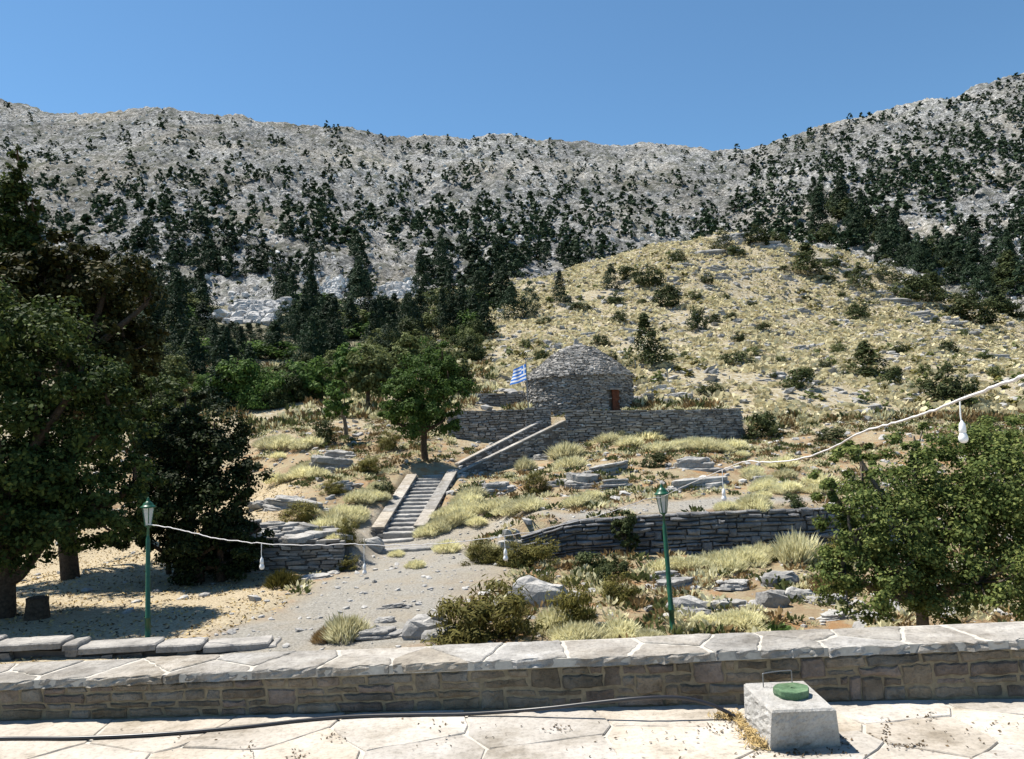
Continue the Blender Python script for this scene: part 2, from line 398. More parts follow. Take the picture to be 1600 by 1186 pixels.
def rough_z(x, y):
    d = np.hypot(x, y)
    k1 = sstep(20, 60, d); k2 = sstep(170, 320, d)
    z = 0.10 * fbm(x, y, 2.2, 4, 3) * sstep(9, 20, d) + 0.5 * k1 * fbm(x, y, 7, 4, 5) + sstep(75, 115, d) * (1.6 * fbm(x, y, 11, 4, 8, .6) + .5 * (.4 - np.abs(fbm(x, y, 4.5, 3, 9, .6))))
    g = fbm(x, y, 85, 5, 11, 0.55)
    z = z + k2 * (-6.0 + 13 * (0.35 - np.abs(fbm(x + 0.25 * y, y * 0.3, 75, 3, 15, 0.5))) + 7 * g + 4.5 * (0.5 - np.abs(fbm(x, y * 0.6, 34, 4, 21, 0.6))) + 3.4 * (0.5 - np.abs(fbm(x, y, 9, 4, 31, 0.7))) * 2)
    return z
_S0, _S1 = at(624, 838, 30.6)[:2], at(672, 748, 38.8)[:2]
def stair_cut(x, y):
    """the slope is cut away under the lower flight"""
    dx, dy = _S1 - _S0; l2 = dx * dx + dy * dy; t = ((x - _S0[0]) * dx + (y - _S0[1]) * dy) / l2
    dist = np.abs(-(x - _S0[0]) * dy + (y - _S0[1]) * dx) / math.sqrt(l2)
    return (1 - sstep(.75, 1.35, dist)) * sstep(-.02, .06, t) * (1 - sstep(1.0, 1.05, t))
STAIR_Z = at(624, 838, 30.6)[2], at(672, 748, 38.8)[2]
def zg(x, y):
    z = base_z(x, y) + rough_z(x, y); c = stair_cut(x, y); dx, dy = _S1 - _S0; tt = ((x - _S0[0]) * dx + (y - _S0[1]) * dy) / (dx * dx + dy * dy); t = np.clip(tt, 0, 1)
    side = np.abs(-(x - _S0[0]) * dy + (y - _S0[1]) * dx) / math.hypot(dx, dy)
    line = STAIR_Z[0] + (STAIR_Z[1] - STAIR_Z[0]) * t
    near = (1 - sstep(1.2, 4.0, side)) * sstep(-.05, .1, tt) * (1 - sstep(.98, 1.1, tt))
    z = z * (1 - near) + np.minimum(z, line + .22 + .1 * side) * near      # beside the parapets the ground lies below their tops
    return z * (1 - c) + np.minimum(z, line - .45) * c

DS = np.concatenate([np.arange(10, 60, 0.25), np.arange(60, 180, 0.8), np.arange(180, 860, 3.0)])
def hit(px, py):
    """where the sight lines of pixels meet the ground"""
    px = np.atleast_1d(np.asarray(px, float)); py = np.atleast_1d(np.asarray(py, float))
    v = raydir(px, py); v = v / v[:, 1:2]
    out = np.full((len(px), 3), np.nan)
    for i0 in range(0, len(px), 400):
        vv = v[i0:i0 + 400]
        X = vv[:, 0:1] * DS; Y = np.broadcast_to(DS, X.shape); Z = CAM[2] + vv[:, 2:3] * DS
        G = base_z(X, Y); below = Z < G
        k = below.argmax(1); ok = below.any(1) & (k > 0); k = np.maximum(k, 1); j = np.arange(len(vv))
        g0 = (Z - G)[j, k - 1]; g1 = (Z - G)[j, k]; t = np.clip(g0 / (g0 - g1 + 1e-9), 0, 1); d = DS[k - 1] + t * (DS[k] - DS[k - 1])
        r = np.stack([vv[:, 0] * d, d, np.zeros(len(vv))], 1); r[:, 2] = zg(r[:, 0], r[:, 1]); r[~ok] = np.nan
        out[i0:i0 + 400] = r
    return out

def sheet(name, th, ys, mat, zone=None):
    TH, Y = np.meshgrid(th, ys); X = np.tan(TH) * Y
    Z = zg(X, Y); n, m = X.shape
    V = np.stack([X, Y, Z], 2).reshape(-1, 3); idx = np.arange(n * m).reshape(n, m)
    Q = np.stack([idx[:-1, :-1], idx[:-1, 1:], idx[1:, 1:], idx[1:, :-1]], 2).reshape(-1, 4)
    me = mesh(name, V, None, Q, True)
    if zone is not None:
        at_ = me.color_attributes.new('zone', 'FLOAT_COLOR', 'POINT'); c = np.ones((len(V), 4), np.float32); c[:, :3] = zone(V[:, 0], V[:, 1]); at_.data.foreach_set('color', c.ravel()); a2 = me.attributes.new('forest', 'FLOAT', 'POINT'); a2.data.foreach_set('value', FOREST.astype(np.float32))
    o = ob(name, me, mat); o['kind'] = 'structure'; return o

def pl_dist(x, y, pts):
    b = np.full(np.shape(x), 1e9)
    for p, q in zip(pts, pts[1:]):
        dx, dy = q[0] - p[0], q[1] - p[1]; t = np.clip(((x - p[0]) * dx + (y - p[1]) * dy) / (dx * dx + dy * dy), 0, 1)
        b = np.minimum(b, np.hypot(x - p[0] - t * dx, y - p[1] - t * dy))
    return b
PATH1 = [tuple(p[:2]) for p in hit([500, 560, 620, 655, 640], [1000, 950, 905, 870, 840])]
PATH2 = [tuple(p[:2]) for p in hit([640, 760, 880, 1060, 1290], [848, 826, 806, 789, 780])]
def zone(x, y):
    w = fbm(x, y, 3, 3, 51)
    p1 = 1 - sstep(1.6, 3.4, pl_dist(x, y, PATH1) + w * 1.2); p2 = 1 - sstep(0.25, 1.0, pl_dist(x, y, PATH2) + w * 0.9)
    a = x / np.maximum(y, 1); straw = (1 - sstep(-0.31, -0.24, a + 0.03 * w)) * (1 - sstep(37, 43, y)) * (1 - np.maximum(p1, p2))
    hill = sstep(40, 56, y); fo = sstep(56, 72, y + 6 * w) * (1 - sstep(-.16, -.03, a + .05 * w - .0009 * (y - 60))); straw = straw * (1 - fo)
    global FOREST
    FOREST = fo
    return np.stack([np.maximum(p1, p2), straw, hill], 1)

# ground material: gravel, straw litter, bare reddish soil, stony hill
m, nt_, b_ = newmat('ground', 0.97, 0.05); co = coords(nt_)
za = N(nt_, 'ShaderNodeAttribute', attribute_name='zone'); sp_ = N(nt_, 'ShaderNodeSeparateColor'); nt_.links.new(za.outputs['Color'], sp_.inputs[0])
n_a = noise(nt_, co, 0.55, 5, 0.65); n_b = noise(nt_, co, 3.2, 6, 0.7); n_c = noise(nt_, co, 17, 5, 0.75)
soil = ramp(nt_, n_a, [(0.3, (0.176, 0.105, 0.0588)), (0.46, (0.277, 0.21, 0.134)), (0.6, (0.336, 0.286, 0.197)), (0.75, (.32, .30, .26))])
soil = mix(nt_, ramp(nt_, n_b, [(0.52, 0.0), (0.62, 0.8)]), soil, (.34, .305, .19))
soil = mix(nt_, ramp(nt_, noise(nt_, co, 1.1, 4, 0.6), [(0.54, 0.0), (0.64, 0.75)]), soil, (.30, .155, .065))
hillc = ramp(nt_, n_b, [(0.3, (.15, .115, .07)), (0.44, (.27, .225, .145)), (0.54, (.36, .32, .23)), (0.66, (.40, .385, .355))])
grav = ramp(nt_, n_c, [(0.25, (.15, .14, .125)), (0.5, (.29, .275, .245)), (0.72, (.40, .385, .355))])
grav = mix(nt_, ramp(nt_, n_a, [(0.45, 0.0), (0.7, 0.55)]), grav, (.31, .26, .19))
straw = ramp(nt_, n_c, [(0.28, (0.252, 0.185, 0.109)), (0.5, (0.42, 0.353, 0.244)), (0.7, (0.521, 0.462, 0.353))])
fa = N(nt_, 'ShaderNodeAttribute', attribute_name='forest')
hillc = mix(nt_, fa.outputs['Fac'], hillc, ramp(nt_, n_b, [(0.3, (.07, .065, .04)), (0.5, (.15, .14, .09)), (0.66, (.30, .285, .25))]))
c_ = mix(nt_, sp_.outputs[2], soil, hillc); c_ = mix(nt_, sp_.outputs[1], c_, straw); c_ = mix(nt_, sp_.outputs[0], c_, grav)
c_ = mix(nt_, 0.7, c_, ramp(nt_, n_c, [(0.25, 0.6), (0.5, 1.0), (0.8, 1.12)]), 'MULTIPLY')
nt_.links.new(c_, b_.inputs['Base Color']); bump(nt_, b_, math_(nt_, 'ADD', n_c, n_b), 0.06)
MT['ground'] = m

# mountain material: pale limestone rubble, tan soil, dark low scrub
m, nt_, b_ = newmat('mountain', 0.97, 0.05); co = coords(nt_)
n_a = noise(nt_, co, 0.012, 5, 0.6); n_b = noise(nt_, co, 0.10, 7, 0.72); n_c = noise(nt_, co, 0.42, 6, 0.75)
rock = ramp(nt_, n_c, [(0.36, (.05, .052, .05)), (0.46, (.165, .168, .168)), (0.54, (.315, .315, .312)), (0.65, (.53, .53, .525))])
rock = mix(nt_, ramp(nt_, n_a, [(0.46, 0.0), (0.66, 0.45)]), rock, ramp(nt_, n_c, [(0.32, (.15, .13, .09)), (0.6, (.46, .41, .33))]))
scr = math_(nt_, 'MULTIPLY', ramp(nt_, n_b, [(0.48, 0.0), (0.56, 0.9)]), ramp(nt_, noise(nt_, co, 0.02, 4, 0.6), [(0.38, 0.15), (0.58, 1.0)]))
rock = mix(nt_, math_(nt_, 'MULTIPLY', scr, ramp(nt_, n_c, [(0.4, 0.25), (0.55, 1.0)])), rock, (.07, .078, .05))
rock = mix(nt_, 1.0, rock, ramp(nt_, noise(nt_, co, 0.009, 6, 0.68), [(0.36, .72), (0.5, 1.0), (0.64, 1.3)]), 'MULTIPLY')
nt_.links.new(rock, b_.inputs['Base Color']); bump(nt_, b_, math_(nt_, 'ADD', n_c, n_b), 2.2)
MT['mountain'] = m

A40 = math.radians(41)
th_in = np.linspace(-A40, A40, 470); th_out = np.linspace(A40, math.radians(78), 26)[1:]
th = np.concatenate([-th_out[::-1], th_in, th_out])
ys_near = np.concatenate([[3.0, 5.0], np.exp(np.linspace(math.log(6.5), math.log(171), 265))])
sheet('ground', th, ys_near, MT['ground'], zone)
th_in = np.linspace(-A40, A40, 560); th = np.concatenate([-th_out[::-1], th_in, th_out])
sheet('mountain', th, np.concatenate([np.arange(ys_near[-1], 330, 2.6), np.arange(330, 812, 2.3), np.arange(830, 1400, 60)]), MT['mountain'])
pv = mesh('plain', [(-1500, -900, -6), (1500, -900, -6), (1500, 6, -6), (-1500, 6, -6)], None, [[0, 1, 2, 3]])
o = ob('plain', pv, MT['ground']); o['kind'] = 'structure'

# ------------------------------------------------------------------ cut stone: cells, prisms
def voronoi(sites, bound, sy=1.0):
    """cells of the sites clipped to a polygon; sy stretches the second axis"""
    S_ = np.array(sites, float) * [1, sy]; cells = []
    for i, s in enumerate(S_):
        poly = [np.array([p[0], p[1] * sy]) for p in bound]
        dd = ((S_ - s) ** 2).sum(1); order = np.argsort(dd)[1:26]
        for j in order:
            mid = (s + S_[j]) / 2; nrm = S_[j] - s; out = []
            for k in range(len(poly)):
                p, q = poly[k], poly[(k + 1) % len(poly)]; a = (p - mid) @ nrm; b = (q - mid) @ nrm
                if a <= 0: out.append(p)
                if (a < 0) != (b < 0) and a != b: out.append(p + (q - p) * (a / (a - b)))
            poly = out
            if len(poly) < 3: break
        cells.append(np.array(poly) / [1, sy] if len(poly) >= 3 else None)
    return cells

def roughen(poly, seg, jit, gap, R):
    """shrink by the joint width, resample the edges, make them uneven"""
    c = poly.mean(0); out = []
    ext = np.maximum(np.abs(poly - c).max(0), 1e-3)
    poly = c + (poly - c) * np.maximum(1 - gap / ext, 0.3)
    for k in range(len(poly)):
        p, q = poly[k], poly[(k + 1) % len(poly)]; l = np.hypot(*(q - p))
        n = max(1, int(round(l / seg)))
        for i in range(n):
            t = (i + (0.12 if n > 1 and i == 0 else 0)) / n
            out.append(p + (q - p) * t + R.uniform(-jit, jit, 2))
    return np.array(out)

def prism(poly, fn, h0, h1, bev, R, dome=0.0):
    c = poly.mean(0); n = len(poly); ext = np.maximum(np.abs(poly - c).max(0), 1e-3)
    ins = c + (poly - c) * np.maximum(1 - bev / ext, 0.4)
    top = h1 + R.uniform(-bev * 0.3, bev * 0.3, n)
    V = [fn(p[0], p[1], h0) for p in poly] + [fn(p[0], p[1], h1 - bev) for p in poly] + [fn(p[0], p[1], t) for p, t in zip(ins, top)] + [fn(c[0], c[1], h1 + dome)]
    Q = []; T = []
    for k in range(n):
        k2 = (k + 1) % n; Q += [[k, k2, n + k2, n + k], [n + k, n + k2, 2 * n + k2, 2 * n + k]]; T.append([2 * n + k, 2 * n + k2, 3 * n])
    return V, T, Q

def courses(u0, u1, nrow, du, R, wav, merge=0.0):
    """squared rubble: wavy courses broken into stones of unequal length, some two courses high; v runs 0..1"""
    ph = R.random((nrow + 1, 3)) * 6.28; base = np.concatenate([[0], np.sort((np.arange(1, nrow) + R.uniform(-.22, .22, nrow - 1)) / nrow), [1]])
    def yb(j, u):
        if j == 0 or j == nrow: return base[j]
        return base[j] + wav * (math.sin(u * 2.1 + ph[j, 0]) + .6 * math.sin(u * 5.3 + ph[j, 1]) + .4 * math.sin(u * 11 + ph[j, 2]))
    out = []; taken = []
    for j in range(nrow):
        u = u0; sk = 0.0
        while u < u1 - .02:
            w = min(du * R.uniform(.4, 1.75), u1 - u); hit_ = [t for t in taken if t[0] == j and t[1] < u + w - .01 and t[2] > u + .01]
            if hit_:
                t = min(hit_, key=lambda q: q[1])
                if t[1] <= u + .03: u = t[2]; sk = 0; continue
                w = t[1] - u
            top = j + 1; sk2 = R.uniform(-.05, .05) * min(1, w / du) * du if u + w < u1 - .02 and not hit_ else 0.0
            if j + 2 <= nrow and R.random() < merge and w < du * 1.1: top = j + 2; taken.append((j + 1, u - .0, u + w)); sk2 = 0.0; sk_ = 0.0
            out.append(np.array([(u, yb(j, u)), (u + w * .5, yb(j, u + w * .5)), (u + w, yb(j, u + w)), (u + w + sk2, yb(top, u + w)), (u + w * .5, yb(top, u + w * .5)), (u + (0 if top == j + 2 else sk), yb(top, u))]))
            u += w; sk = sk2
    return out

def rows_of_sites(u0, u1, v0, v1, du, dv, R, ju=0.3, jv=0.3):
    s = []; nv = max(1, int(round((v1 - v0) / dv)))
    for j in range(nv):
        u = u0 + R.uniform(0, du)
        while u < u1:
            s.append((u, v0 + (j + 0.5 + R.uniform(-jv, jv)) * (v1 - v0) / nv)); u += du * R.uniform(1 - 2 * ju, 1 + 2 * ju)
    return s

# ------------------------------------------------------------------ terrace in front: floor, wall, box, hose
def ground0(px, py):
    v = raydir(px, py); return CAM + v * (-CAM[2] / v[2])
wa = ground0(0, 1126); wb = ground0(1600, 1090)
wt = (wb - wa)[:2]; wt /= np.linalg.norm(wt); wn = np.array([wt[1], -wt[0]])     # along the wall, and out of it towards the camera
wa2 = wa[:2] - wt * 2.6; WL = np.linalg.norm((wb - wa)[:2]) + 5.2
def wheight(s): return 0.285 + 0.105 * np.clip((s - 2.6) / (WL - 5.2), -0.3, 1.3)
def wpt(s, off, z):
    p = wa2 + wt * s + wn * off; return (p[0], p[1], z)
CT = 0.065    # thickness of the coping slabs
tm = MB()
V = [(-14, -12, -0.008), (14, -12, -0.008), wpt(WL + 6, 0.0, -0.008), wpt(-6, 0.0, -0.008)]
tm.add(V + [(a, b, -2.6) for a, b, c in V], None, BQ)
terrace = tm.build('terrace_floor', MT['mortar']); terrace['kind'] = 'structure'
R = np.random.default_rng(3)
sites = rows_of_sites(-5.4, 5.4, 2.6, 5.75, 0.78, 0.52, R, 0.22, 0.33)
bound = [(-5.5, 2.5), (5.5, 2.5), (5.5, 5.95), (-5.5, 5.95)]
wq = lambda x: wa2[1] + (x - wa2[0]) * wt[1] / wt[0]
bound = [(-5.5, 2.5), (5.5, 2.5), (5.5, wq(5.5) - 0.004), (-5.5, wq(-5.5) - 0.004)]
for cpoly in voronoi(sites, bound):
    if cpoly is None: continue
    tilt = R.normal(0, 0.003, 2); lift = R.uniform(0, 0.004); c = cpoly.mean(0)
    fn = lambda u, v, h: (u, v, h + ((u - c[0]) * tilt[0] + (v - c[1]) * tilt[1] + lift if h > -0.02 else 0))
    pm = MB().add(*prism(roughen(cpoly, 0.13, 0.012, 0.006, R), fn, -0.028, 0.0, 0.006, R)).build('flagstone', MT['flag'], terrace)

tw = empty('terrace_wall', wpt(WL / 2, 0, 0), 'low mortared stone wall with pale flagstone coping along the terrace edge', 'wall')
bpy.context.view_layer.update()
def wchild(o):
    o.parent = tw; o.matrix_parent_inverse = tw.matrix_world.inverted(); return o
core = MB(); k = 24
for i in range(k):
    s0, s1 = WL * i / k, WL * (i + 1) / k; h0, h1 = wheight(s0) - CT, wheight(s1) - CT
    core.add([wpt(s0, 0, -.4), wpt(s1, 0, -.4), wpt(s1, -.46, -2.6), wpt(s0, -.46, -2.6), wpt(s0, 0, h0), wpt(s1, 0, h1), wpt(s1, -.46, h1), wpt(s0, -.46, h0)], None, BQ)
wchild(core.build('mortar_core', MT['wallmortar']))
R = np.random.default_rng(5)
zmax = 0.34
def fn_face(u, v, h):
    return wpt(u, h, v * (wheight(u) - CT) / 0.30)
for cpoly in courses(0.0, WL, 4, 0.21, R, .035, .25):
    cpoly = cpoly * [1, .298]
    pr = R.uniform(0.002, 0.020)
    wchild(MB().add(*prism(roughen(cpoly, 0.045, 0.008, 0.007, R), fn_face, -0.03, pr, 0.012, R, R.uniform(0, 0.008))).build('stone', MT['rubble']))
# coping: a bed of pale mortar with the slabs standing out of it
bed = MB()
for i in range(k):
    s0, s1 = WL * i / k, WL * (i + 1) / k; h0, h1 = wheight(s0), wheight(s1)
    bed.add([wpt(s0, .022, h0 - CT + .002), wpt(s1, .022, h1 - CT + .002), wpt(s1, -.495, h1 - CT + .002), wpt(s0, -.495, h0 - CT + .002), wpt(s0, .022, h0 - .005), wpt(s1, .022, h1 - .005), wpt(s1, -.495, h1 - .005), wpt(s0, -.495, h0 - .005)], None, BQ)
wchild(bed.build('coping_mortar', MT['mortar']))
sites = []
s = 0.2
while s < WL - 0.1:
    w = R.uniform(0.30, 0.62)
    if R.random() < 0.5: sites += [(s + w * R.uniform(.2, .4), R.uniform(.08, .16)), (s + w * R.uniform(.5, .8), R.uniform(.34, .44))]
    else: sites += [(s + w * .5, R.uniform(.18, .32))]
    s += w
for cpoly in voronoi(sites, [(0.02, 0), (WL - .02, 0), (WL - .02, .53), (0.02, .53)]):
    if cpoly is None: continue
    lift = R.uniform(-0.004, 0.007)
    rp = roughen(cpoly, 0.055, 0.009, 0.015, R)
    # rough broken front edge, straight enough on the joint sides
    fr = rp[:, 1] < 0.05; rp[fr, 1] += R.uniform(-0.028, 0.012, fr.sum())
    def fn(u, v, h):
        e = (R.uniform(-.012, .012) if v < 0.06 and h < -0.004 else 0)
        return wpt(u, 0.035 - v + e, wheight(u) + h + lift)
    c = rp.mean(0); n = len(rp); hs = [-CT + .004, -.042, -.018, -.006]; V = []
    for h in hs: V += [fn(p[0], p[1], h) for p in rp]
    ext = np.maximum(np.abs(rp - c).max(0), 1e-3); ins = c + (rp - c) * (1 - 0.012 / ext)
    V += [wpt(p[0], 0.035 - p[1], wheight(p[0]) + lift + R.uniform(-.002, .002)) for p in ins] + [wpt(c[0], .035 - c[1], wheight(c[0]) + lift + .003)]
    Q = []; T = []
    for j in range(len(hs)):
        for q in range(n):
            q2 = (q + 1) % n; Q.append([j * n + q, j * n + q2, (j + 1) * n + q2, (j + 1) * n + q])
    for q in range(n): T.append([len(hs) * n + q, len(hs) * n + (q + 1) % n, (len(hs) + 1) * n])
    wchild(MB().add(V, T, Q).build('coping_slab', MT['coping']))

# concrete box with a green lid
bh = .24
def onz(px, py, z): v = raydir(px, py); return CAM + v * ((z - CAM[2]) / v[2])
_tc = [onz(1206, 1111, bh), onz(1306, 1107, bh), onz(1257, 1063, bh), onz(1162, 1067, bh)]
_bc = [onz(1203, 1173, 0), onz(1314, 1167, 0)]
fl = _bc[0].copy(); ux = _bc[1] - _bc[0]; bw = np.linalg.norm(ux); ux /= bw; uy = np.array([-ux[1], ux[0], 0]); bd = float((_tc[3] - _tc[0]) @ uy); lean = 0.0
_off = [(c - fl) for c in _tc]; _tu = [(o @ ux, o @ uy) for o in _off]
_bu = [(0, 0), (bw, 0), (_tu[2][0] + (bw - _tu[1][0]), _tu[2][1]), (_tu[3][0] - _tu[0][0], _tu[3][1])]
def bpt(u, v, z):
    a, b, t = u / bw, v / bd, z / bh
    c4 = [np.array(q) * (1 - t) + np.array(r_) * t for q, r_ in zip(_bu, _tu)]
    p2_ = (c4[0] * (1 - a) + c4[1] * a) * (1 - b) + (c4[3] * (1 - a) + c4[2] * a) * b
    return fl + ux * p2_[0] + uy * p2_[1] + np.array([0, 0, z])
bx = tag(bpy.data.objects.new('concrete_box', None), 'square concrete box with round green lid standing on the terrace', 'utility box'); COL.objects.link(bx)
bx.location = bpt(bw / 2, bd / 2, 0.0); bpy.context.view_layer.update()
def child(o, p):
    o.parent = p; o.matrix_parent_inverse = p.matrix_world.inverted(); return o
# body as a grid of rough faces with worn edges
R = np.random.default_rng(11); g = 9; bm = MB(); 
def rough_face(f, nu, nv, amp):
    V = []
    for j in range(nv + 1):
        for i in range(nu + 1):
            e = 0 if (i in (0, nu) or j in (0, nv)) else R.uniform(-amp, amp)
            V.append(f(i / nu, j / nv, e))
    Q = [[j * (nu + 1) + i, j * (nu + 1) + i + 1, (j + 1) * (nu + 1) + i + 1, (j + 1) * (nu + 1) + i] for j in range(nv) for i in range(nu)]
    return V, None, Q
cb = 0.012
def ft(a): return a
bm.add(*rough_face(lambda a, b, e: bpt(a * bw, 0 - e, b * (bh - cb)), 14, 11, .006))
bm.add(*rough_face(lambda a, b, e: bpt(bw + e, a * bd, b * (bh - cb)), 12, 11, .006))
bm.add(*rough_face(lambda a, b, e: bpt(-e, bd - a * bd, b * (bh - cb)), 12, 11, .006))
bm.add(*rough_face(lambda a, b, e: bpt(bw - a * bw, bd + e, b * (bh - cb)), 8, 6, .003))
bm.add(*rough_face(lambda a, b, e: bpt(cb + a * (bw - 2 * cb), cb + b * (bd - 2 * cb), bh + e), 12, 12, .0015))
for (p, q, r_, s_) in (((0, 0), (1, 0), (1, 0), (0, 0)),):
    pass
ring0 = [bpt(0, 0, bh - cb), bpt(bw, 0, bh - cb), bpt(bw, bd, bh - cb), bpt(0, bd, bh - cb)]; ring1 = [bpt(cb, cb, bh), bpt(bw - cb, cb, bh), bpt(bw - cb, bd - cb, bh), bpt(cb, bd - cb, bh)]
bm.add(ring0 + ring1, None, [[i, (i + 1) % 4, 4 + (i + 1) % 4, 4 + i] for i in range(4)])
child(bm.build('body', MT['concrete'], None, True if False else False), bx)
lc = bpt(bw * 0.54, bd * 0.47, bh); lv = MB(); an = np.arange(28) * 2 * math.pi / 28
rad = 0.104 + 0.006 * np.sin(3 * an + 1) + 0.004 * np.sin(7 * an)
prof = [(0.95, 0.0), (0.97, .012), (1.0, .016), (1.0, .042), (0.97, .048), (0.85, .046), (0.0, .047)]
V = []
for pr, z in prof: V += [lc + np.array([math.cos(a) * r_ * pr, math.sin(a) * r_ * pr, z + 0.004 * math.sin(2 * a)]) for a, r_ in zip(an, rad)]
lv.add(V, None, [[j * 28 + q, j * 28 + (q + 1) % 28, (j + 1) * 28 + (q + 1) % 28, (j + 1) * 28 + q] for j in range(len(prof) - 1) for q in range(28)])
child(lv.build('lid', MT['lid']), bx)
h0 = bpt(bw * .24, bd * .80, bh - .01); h1 = bpt(bw * .74, bd * .88, bh - .01); up = np.array([0, 0, .095])
child(MB().add(*tube(smoothpath([h0, h0 + up * .85, h0 + up + (h1 - h0) * .05, (h0 + h1) / 2 + up * 1.03, h1 + up - (h1 - h0) * .05, h1 + up * .85, h1], 4), 0.0038, 6)).build('wire_handle', MT['wire'], None, True), bx)

# black hose and thin cable lying on the terrace
def lay(px, py, z=0.014): p = raydir(px, py); return CAM + p * ((z - CAM[2]) / p[2])
hp = [lay(-120, 1160), lay(0, 1154), lay(120, 1153), lay(250, 1147), lay(380, 1136), lay(480, 1125), lay(560, 1119), lay(640, 1117), lay(720, 1116), lay(790, 1112, .03), lay(860, 1106, .065), lay(930, 1098, .105), lay(1000, 1091, .14), lay(1060, 1090, .14), lay(1105, 1099, .10), lay(1135, 1112, .05), lay(1153, 1122, .013)]
tag(MB().add(*tube(smoothpath(np.array(hp), 6), 0.0125, 10)).build('garden_hose', MT['hose'], None, True), 'thick black plastic hose lying along the foot of the terrace wall', 'hose')

# ------------------------------------------------------------------ foliage generators
def unit(v): return v / (np.linalg.norm(v, axis=-1, keepdims=True) + 1e-9)

def leafquads(C, Nn, size, asp, R, up=None):
    """diamond leaves: centres, normals, lengths"""
    n = len(C); a = R.normal(size=(n, 3)) if up is None else up + 0.35 * R.normal(size=(n, 3))
    a = unit(a - (a * Nn).sum(1, keepdims=True) * Nn); b = np.cross(Nn, a)
    l = (size * R.uniform(0.65, 1.3, n))[:, None]; w = l * asp
    V = np.stack([C - a * l * .5, C + b * w * .5 + a * l * .05, C + a * l * .5, C - b * w * .5 + a * l * .05], 1).reshape(-1, 3)
    return V, np.arange(4 * n).reshape(n, 4)

def cloud(ells, nclump, nleaf, size, R, asp=0.6, crad=0.27, shell=0.62, upb=0.5):
    """leaves in clumps through a set of ellipsoids (cx,cy,cz,rx,ry,rz)"""
    E = np.array(ells, float); w = (E[:, 3] * E[:, 4] * E[:, 5]) ** 0.75; w /= w.sum()
    k = R.choice(len(E), nclump, p=w); d = unit(R.normal(size=(nclump, 3)))
    r = shell + (1.02 - shell) * R.random(nclump) ** 0.6; r = np.where(R.random(nclump) < 0.22, R.uniform(.1, .6, nclump), r)
    cc = E[k, :3] + d * E[k, 3:] * r[:, None]
    cr = crad * E[k, 3:].mean(1) * R.uniform(.6, 1.35, nclump)
    j = R.integers(0, nclump, nleaf); dd = unit(R.normal(size=(nleaf, 3))); rr = R.random(nleaf) ** 0.75 * 1.25
    C = cc[j] + dd * (cr[j] * rr)[:, None] * [1, 1, .72]
    Nn = unit(0.7 * dd + 0.5 * d[j] + R.normal(size=(nleaf, 3)) * .55 + [0, 0, upb])
    return leafquads(C, Nn, size, asp, R), cc

def skeleton(mb, base, ells, r0, R, cc=None, ntw=24, bend=0.15, n=8):
    E = np.array(ells, float); top = E[:, :3].mean(0); top[2] = E[:, 2].max()
    fork = base + (top - base) * np.array([.5, .5, 0]) ; fork[2] = base[2] + (E[:, 2].min() - base[2]) * 0.75
    fork[:2] = base[:2] + (top - base)[:2] * 0.25
    H = max(fork[2] - base[2], 0.3)
    P = smoothpath([base - [0, 0, .3], base + [0, 0, .02], base + (fork - base) * .5 + [bend * H * R.uniform(-1, 1) * .3, bend * H * R.uniform(-1, 1) * .3, 0], fork], 4)
    rr = np.interp(np.linspace(0, 1, len(P)), [0, .25, 1], [r0 * 1.35, r0, r0 * .72]); mb.add(*tube(P, rr, n))
    for e in E:
        c = e[:3]; m_ = (fork + c) / 2 + R.normal(size=3) * .08 * np.linalg.norm(c - fork)
        mb.add(*tube(smoothpath([fork - [0, 0, .05], m_, c, c + [0, 0, e[5] * .6]], 4), np.linspace(r0 * .6, r0 * .08, 13), 6))
    if cc is not None:
        for c in cc[R.choice(len(cc), min(ntw, len(cc)), replace=False)]:
            e = E[np.argmin(((E[:, :3] - c) ** 2).sum(1)), :3]; m_ = (e + c) / 2 + [0, 0, -.08 * np.linalg.norm(c - e)]
            mb.add(*tube([e, m_, c], np.array([.16, .09, .03]) * r0 + .004, 5))

def ell(px, py, rx, ry, d, dr=1.0):
    c = at(px, py, d); k = d / F; return (c[0], c[1], c[2], rx * k, rx * k * dr, ry * k)

def tree(name, base, ells, nclump, nleaf, size, mat, label, cat='tree', r0=.15, seed=1, asp=.6, crad=.27, bark='bark', group=None, extra=(), shell=.62, upb=.5, ntw=24):
    R = np.random.default_rng(seed); base = np.asarray(base, float)
    E = [(e[0] - base[0], e[1] - base[1], e[2] - base[2], *e[3:]) for e in ells]
    root = empty(name, base, label, cat, group)
    (V, Q), cc = cloud(E, nclump, nleaf, size, R, asp, crad, shell, upb)
    tb = MB(); skeleton(tb, np.zeros(3), E, r0, R, cc, ntw)
    for p in extra:
        P = np.array(p[0]) - base; tb.add(*tube(smoothpath(P, 4), np.linspace(p[1], p[2], (len(P) - 1) * 4 + 1), 8))
    tb.build('trunk', MT[bark], root, True); ob('crown', mesh('crown', V, None, Q), MT[mat], root)
    return root

